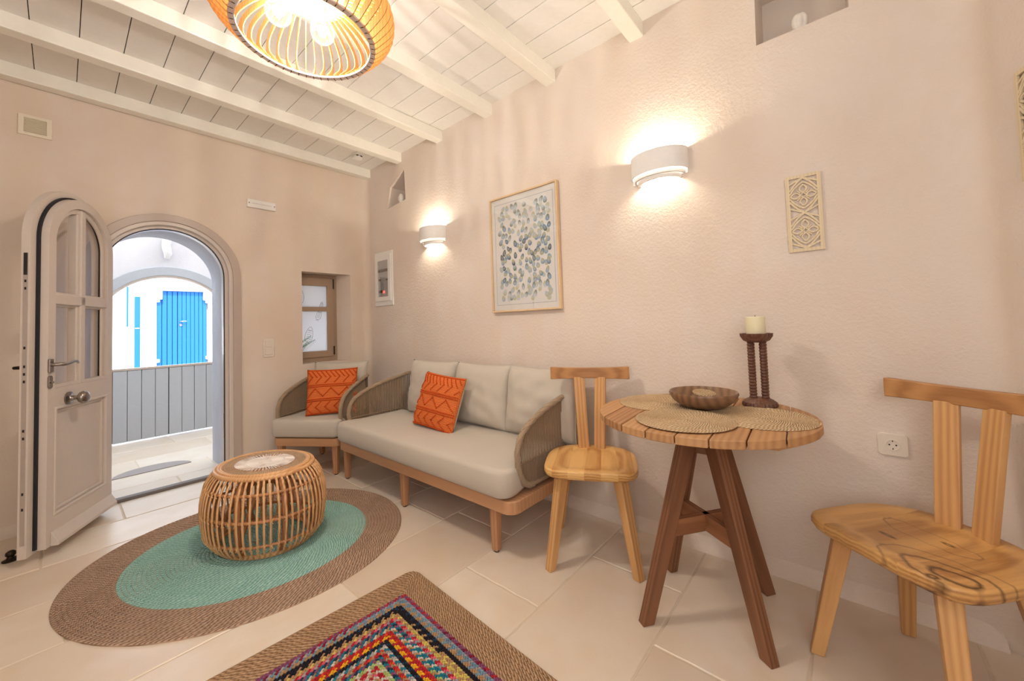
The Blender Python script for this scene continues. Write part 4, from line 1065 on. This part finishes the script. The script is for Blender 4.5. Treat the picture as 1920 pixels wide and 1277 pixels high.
for (fx, fy) in feet:
    bot = Vector((fx - TX, fy - TY, 0)); dd = Vector((bot.x - fcx, bot.y - fcy, 0)); top = Vector((fcx * .4 + dd.x * .17, fcy * .4 + dd.y * .17, TZ - .03)); d = top - bot; L = d.length
    m_ = MB(); w1, w2 = .031, .0225
    zax = d.normalized(); xax = Vector((0, 0, 1)).cross(dd).normalized(); yax = zax.cross(xax)
    q = Matrix((xax, yax, zax)).transposed()
    m_.add([(-w2 * .8, -w2, 0), (w2 * .8, -w2, 0), (w2 * .8, w2, 0), (-w2 * .8, w2, 0), (-w1 * .75, -w1, L), (w1 * .75, -w1, L), (w1 * .75, w1, L), (-w1 * .75, w1, L)], [(3, 2, 1, 0), (4, 5, 6, 7), (0, 1, 5, 4), (1, 2, 6, 5), (2, 3, 7, 6), (3, 0, 4, 7)])
    lg = m_.build('leg', M['teak'], tb, bot, q.to_euler(), bevel=.003)
    Mi = q.inverted()
    for v_ in lg.data.vertices:
        wv = q @ v_.co + bot; tz = 0.0 if v_.co.z < L / 2 else TZ - .029
        v_.co = Mi @ (Vector((wv.x + d.x / d.z * (tz - wv.z), wv.y + d.y / d.z * (tz - wv.z), tz)) - bot)
for k in (0, 1):
    a, c_ = (feet[0], feet[3]) if k == 0 else (feet[1], feet[2])
    zz = .335; 
    def at(p): 
        bot = Vector((p[0] - TX, p[1] - TY, 0)); dd = Vector((bot.x - fcx, bot.y - fcy, 0)); top = Vector((fcx * .4 + dd.x * .17, fcy * .4 + dd.y * .17, TZ - .03)); return bot.lerp(top, zz / top.z)
    A_, B_ = at(a), at(c_); d = (B_ - A_); L = d.length
    MB().box((0, -.014, -.032), (L, .014, .032)).build('stretcher', M['teak_brace'], tb, A_ + Vector((0, 0, .0)), (0, 0, math.atan2(d.y, d.x)), bevel=.003)

# placemats, bowl, candlestick
def ring_disc(b, rx, ry, r0, nr, z, amp, seg=120, u0=0, center=(0, 0), expn=2.0, vbase=0, clip=None):
    """concentric braids from r0..1 (fractions), rounded across"""
    for k in range(nr):
        fa, fb2 = r0 + (1 - r0) * k / nr, r0 + (1 - r0) * (k + 1) / nr
        prof = [(0, 0), (.2, .75), (.5, 1), (.8, .75), (1, 0)]
        vs = []
        for (q, hh) in prof:
            f = fa + (fb2 - fa) * q
            for i in range(seg):
                a = 2 * pi * i / seg; vs.append((center[0] + rx * f * cos(a), center[1] + ry * f * sin(a), z + amp * hh))
        fs = []; uv = []; per = (rx + ry) * pi * (fa + fb2) / 2
        for p_ in range(4):
            for i in range(seg):
                j = (i + 1) % seg; fs.append((p_ * seg + i, (p_ + 1) * seg + i, (p_ + 1) * seg + j, p_ * seg + j))
                U0, U1 = per * i / seg + k * .37, per * (i + 1) / seg + k * .37; V0, V1 = k + vbase + prof[p_][0] * .999, k + vbase + prof[p_ + 1][0] * .999
                uv.append([(U0, V0), (U0, V1), (U1, V1), (U1, V0)])
        b.add(vs, fs, uv)
def mat_(x, y, z, r, label, rot=(0, 0, 0)):
    b = MB(); ring_disc(b, r, r * .98, .02, 16, .001, .0035, 96)
    b.lathe([(0, 0), (r * .995, 0), (r, .0015)], 64)
    o = b.build('placemat', M['seagrass'], None, (x, y, z), rot, smooth=60)
    tag(o, label, 'placemat', 'round seagrass placemats')
mat_(1.785, .655, TZ + .0005, .185, 'round seagrass placemat at the table edge nearest the left chair')
mat_(1.505, .470, TZ + .0045, .172, 'round seagrass placemat at the front edge of the table, on top')
mat_(1.700, .262, TZ + .0005, .183, 'round seagrass placemat at the right side of the table')
bw = MB().lathe([(0, 0), (.062, 0), (.085, .006), (.118, .030), (.133, .058), (.130, .066), (.124, .064), (.112, .038), (.08, .018), (0, .012)], 64)
bo = thing('wooden_bowl', 'dark shallow wooden bowl on the placemats', 'bowl', (1.762, .470, TZ + .006))
bw.build('bowl_body', M['bowl_wood'], bo, smooth=50)
b = MB(); ring_disc(b, .046, .046, .05, 7, .0, .004, 48); b.lathe([(0, -.004), (.044, -.004), (.046, .001)], 40)
o = b.build('woven_coaster', M['seagrass'], None, (1.80, .475, TZ + .006 + .052), (radians(6), radians(-5), 0), smooth=60)
tag(o, 'small round woven coaster inside the dark wooden bowl', 'coaster')
cs = thing('candlestick', 'carved dark wooden candlestick with two notched stems', 'candlestick', (1.932, .292, TZ))
fl_ = lambda n_, am: (lambda t_, i: 1 + am * abs(sin(n_ * t_ / 2)))
MB().lathe([(0, 0), (.060, 0), (.063, .006), (.060, .016), (.048, .026), (.034, .033), (0, .034)], 96, mod=fl_(26, .06)).build('base', M['candle_wood'], cs, smooth=30)
for k in (-1, 1):
    cx_, cy_ = -.0035 * k, .0215 * k
    prof = [(.0128 + (.0025 if i % 2 else 0), .03 + i * .0065) for i in range(38)]
    MB().lathe([(0, .03)] + prof + [(0, .03 + 37 * .0065)], 16, (cx_, cy_, 0)).build('stem', M['candle_wood'], cs, smooth=30)
MB().lathe([(0, .268), (.03, .268), (.046, .276), (.057, .294), (.058, .306), (.05, .306), (.044, .298), (0, .296)], 96, mod=fl_(26, .06)).build('cup', M['candle_wood'], cs, smooth=30)
ca = thing('pillar_candle', 'short square-edged cream candle on the carved candlestick', 'candle', (1.932, .292, TZ + .297))
MB().lathe([(0, 0), (.035, 0), (.036, .002), (.036, .078), (.034, .080), (0, .079)], 40).build('wax', M['candle'], ca, smooth=40)
MB().tube([(0, 0, .078), (.001, 0, .086)], .0012, 6).build('wick', M['dark'], ca)

# ------------------------------------------------------------------ rattan stool
SX, SY, SH, SR = .747, 2.495, .42, radians(-72)
stl = thing('rattan_stool', 'oval rattan cage stool with woven top standing on the oval rug', 'stool', (SX, SY, .016), SR)
stl.scale = (1.03, 1.03, 1.03)
prs = [(.245, .0), (.283, .03), (.312, .085), (.325, .16), (.325, .235), (.312, .300), (.290, .348), (.262, .378), (.24, .388)]
asp = .80
def sp_(t_):
    n = len(prs) - 1; f = t_ * n; i = min(int(f), n - 1); u = f - i; g_ = lambda k: prs[max(0, min(n, k))]; o = []
    for c in (0, 1):
        a, b_, c_, d_ = g_(i - 1)[c], g_(i)[c], g_(i + 1)[c], g_(i + 2)[c]
        o.append(.5 * (2 * b_ + (c_ - a) * u + (2 * a - 5 * b_ + 4 * c_ - d_) * u * u + (3 * b_ - a - 3 * c_ + d_) * u ** 3))
    return o
def sell(r, z, a): return Vector((r * cos(a), r * asp * sin(a), z))
b = MB(); NC = 60; rk = random.Random(5)
for k in range(NC):
    a = 2 * pi * k / NC + rk.uniform(-.012, .012)
    b.tube([sell(sp_(i / 16)[0], sp_(i / 16)[1], a + rk.uniform(-.003, .003)) for i in range(17)], .0052, 6, cap=False)
b.build('cane_uprights', M['rattan'], stl, smooth=60)
for zt_, rr2 in ((.075, .0075), (.195, .0085), (.315, .008)):
    r_ = .303 if zt_ < .1 else (.316 if zt_ < .25 else .296)
    MB().tube([sell(r_ - .004, zt_, 2 * pi * i / 72) for i in range(72)], rr2, 8, closed=True).build('hoop', M['rattan_post'], stl, smooth=60)
b = MB()
for zt_ in (.075, .195, .315):
    r_ = .309 if zt_ < .1 else (.323 if zt_ < .25 else .303)
    for k in range(NC):
        a = 2 * pi * k / NC
        for sg in (-1, 1): b.tube([sell(r_ + .004, zt_ - .012, a - sg * .022), sell(r_ + .009, zt_, a), sell(r_ + .004, zt_ + .012, a + sg * .022)], .0022, 4, cap=False)
b.build('cane_binding', M['rattan'], stl, smooth=60)['kind'] = 'stuff'
for k in range(8):
    a = 2 * pi * (k + .5) / 8
    MB().tube([sell(.235, .02, a), sell(.283, .06, a), sell(.300, .19, a), sell(.285, .31, a), sell(.235, .375, a)], .014, 10).build('post', M['rattan_post'], stl, smooth=60)
for k in range(4):
    a = pi / 2 * k + .3
    MB().tube([sell(.27, .04, a), sell(.10, .36, a + .5)], .012, 8).build('brace', M['rattan_post'], stl, smooth=60)
for r_, z_, q in ((.245, .006, .011), (.256, .383, .012), (.238, .392, .009), (.225, .392, .007)):
    MB().tube([sell(r_, z_, 2 * pi * i / 72) for i in range(72)], q, 8, closed=True).build('rim', M['rattan'], stl, smooth=60)
b = MB(); ring_disc(b, .225, .225 * asp, .72, 5, .394, .004, 110); b.build('plaited_border', M['wicker'], stl, smooth=60)
b = MB(); b.lathe([(0, .388), (.222, .388), (.222, .394), (0, .394)], 72, sx=1, sy=asp); b.build('top_board', M['rattan_post'], stl)
b = MB()
for k in range(110):   # radiating cane inlay
    a = 2 * pi * k / 110; q0, q1 = (.035, .092) if k % 2 else (.06, .158)
    b.tube([sell(q0, .397, a), sell(q1, .398, a)], .0022, 4)
for k in range(46):
    a = 2 * pi * k / 46; b.tube([sell(.115, .397, a), sell(.160, .3975, a + .05)], .0018, 4)
b.build('cane_inlay', M['inlay'], stl, smooth=60)
b = MB(); ring_disc(b, .04, .04 * asp, .05, 4, .396, .003, 40); ring_disc(b, .108, .108 * asp, .9, 1, .397, .004, 80); b.build('plaited_centre', M['inlay'], stl, smooth=60)

# ------------------------------------------------------------------ rugs
r1 = thing('oval_rug', 'large oval braided rug, teal centre with brown jute border', 'rug', (.705, 2.495, 0), radians(145))
b = MB(); ring_disc(b, .757, .673, .735, 12, .003, .007, 260)
b.lathe([(.70, .0), (.757, .0), (.757, .004)], 200, sx=1, sy=.673 / .757)
b.build('border', M['jute_grey'], r1, smooth=60)
b = MB(); ring_disc(b, .757 * .735, .673 * .735, .03, 31, .003, .007, 200, vbase=40); b.build('centre', M['teal'], r1, smooth=60)

# rag rug : local origin at the far right corner, x towards -X of the room, y towards -Y
RW, RL = .84, 1.40
r2 = thing('rag_rug', 'rectangular rug of multicoloured rag braids with plain jute border', 'rug', (1.098, 1.607, 0), 0)
ang2 = radians(3.8)
r2.rotation_euler = (0, 0, ang2 * -1 + pi)   # local x -> -X, local y -> -Y
def rrpath(off, rad, step):
    """closed rounded rectangle, inset by off; returns evenly spaced points, tangents"""
    x0, x1, y0, y1 = off, RW - off, off, RL - off; r = max(.004, rad - off * .75)
    r = min(r, (x1 - x0) / 2 - .001)
    segs = []
    P_ = []
    for cx, cy, a0 in ((x1 - r, y1 - r, 0), (x0 + r, y1 - r, 90), (x0 + r, y0 + r, 180), (x1 - r, y0 + r, 270)):
        for i in range(7):
            a = radians(a0 + 90 * i / 6); P_.append(Vector((cx + r * cos(a), cy + r * sin(a))))
    P_.append(P_[0].copy()); L = [0]
    for i in range(1, len(P_)): L.append(L[-1] + (P_[i] - P_[i - 1]).length)
    n = max(8, int(L[-1] / step)); out = []; j = 0
    for k in range(n):
        s_ = L[-1] * k / n
        while L[j + 1] < s_: j += 1
        u = (s_ - L[j]) / max(1e-9, L[j + 1] - L[j]); d = (P_[j + 1] - P_[j]).normalized(); out.append((P_[j].lerp(P_[j + 1], u), d, s_))
    return out, L[-1]
b = MB(); BW = .0135; nbr = 9
for k in range(nbr):
    ctr, per = rrpath((k + .5) * BW, .05, .012); n = len(ctr); vs = []
    prof = [(-.5, 0), (-.3, .75), (0, 1), (.3, .75), (.5, 0)]
    for q, hh in prof:
        for (p, d, s_) in ctr: vs.append((p.x + d.y * q * BW, p.y - d.x * q * BW, .003 + .007 * hh))
    fs = []; uv = []
    for p_ in range(4):
        for i in range(n):
            j = (i + 1) % n; fs.append((p_ * n + i, (p_ + 1) * n + i, (p_ + 1) * n + j, p_ * n + j))
            U0 = ctr[i][2]; U1 = U0 + per / n; V0, V1 = k + (prof[p_][0] + .5) * .999, k + (prof[p_ + 1][0] + .5) * .999; uv.append([(U0, V0), (U0, V1), (U1, V1), (U1, V0)])
    b.add(vs, fs, uv)
b.box((.01, .01, .0), (RW - .01, RL - .01, .004))
b.build('jute_border', M['jute'], r2, smooth=60)
cols = dict(red=(190, 40, 56), burg=(140, 34, 62), pink=(236, 104, 122), lb=(126, 158, 178), grey=(176, 168, 168), yel=(226, 204, 110), blk=(36, 32, 42), navy=(34, 62, 88), tl=(34, 128, 150), grn=(52, 88, 66),
            wh=(220, 212, 196), og=(244, 140, 30), gold=(246, 186, 40), jt=(190, 150, 108), aqua=(80, 190, 196), mv=(150, 86, 120), lime=(180, 196, 120), ored=(226, 72, 40))
pal = [('burg', 'red', 'mv', 'red'), ('lb', 'grey', 'yel', 'lb', 'jt'), ('jt', 'jt', 'lb', 'yel'), ('blk', 'blk', 'grey', 'jt', 'navy'), ('jt', 'yel', 'grn', 'blk'), ('jt', 'jt', 'yel', 'red'), ('red', 'pink', 'jt', 'grey', 'mv'), ('tl', 'wh', 'navy', 'grey'), ('lime', 'yel', 'jt', 'wh', 'tl'),
       ('og', 'gold', 'ored', 'red'), ('og', 'grey', 'gold', 'red'), ('tl', 'navy', 'blk', 'aqua'), ('tl', 'grey', 'grn', 'wh'), ('red', 'ored', 'wh', 'jt'), ('grn', 'blk', 'navy', 'tl', 'mv'), ('gold', 'lime', 'tl', 'wh'), ('navy', 'aqua', 'wh', 'red'), ('red', 'wh', 'pink', 'jt'), ('pink', 'red', 'burg', 'wh'), ('red', 'burg', 'pink')]
b = MB(); rk = random.Random(9); CWd = .0155; off0 = nbr * BW; k = 0
while off0 + (k + .5) * CWd < RW / 2 - .004:
    p_ = pal[min(k, len(pal) - 1)]; ctr, per = rrpath(off0 + (k + .5) * CWd, .05, .0125)
    run = 0; cc = None
    seq = [p_[rk.randrange(len(p_))] for _ in range(3)]
    for i, (p, d, s_) in enumerate(ctr):
        if p.y > .95 and rk.random() < 0: continue
        if rk.random() < .02: seq[rk.randrange(3)] = p_[rk.randrange(len(p_))]
        if rk.random() < .002: seq[rk.randrange(3)] = rk.choice(list(cols))
        nrm = Vector((d.y, -d.x))
        for sg in (-1, 1):
            c_ = lin(*cols[seq[(i + (sg > 0)) % 3]]); sh = rk.uniform(.85, 1.1); c_ = tuple(x * sh for x in c_[:3]) + (1,)
            cen = p + nrm * sg * CWd * .24 + d * (.00625 if sg > 0 else 0)
            ax = (d * .85 - nrm * sg * .52).normalized(); ay = Vector((ax.y, -ax.x)); La, Lb = .0096, .0044
            vs = []
            for (fr_, hz) in ((1, 0.002), (.8, .0075), (.35, .0105)):
                for q in range(8):
                    a = 2 * pi * q / 8; v2 = cen + ax * La * fr_ * cos(a) + ay * Lb * fr_ * sin(a); vs.append((v2.x, v2.y, hz + rk.uniform(0, .0004)))
            b.add(vs, [(g0 * 8 + q, g0 * 8 + (q + 1) % 8, (g0 + 1) * 8 + (q + 1) % 8, (g0 + 1) * 8 + q) for g0 in (0, 1) for q in range(8)] + [tuple(range(16, 24))], None, c_)
    k += 1
b.build('rag_braids', M['rug_rags'], r2, smooth=60)
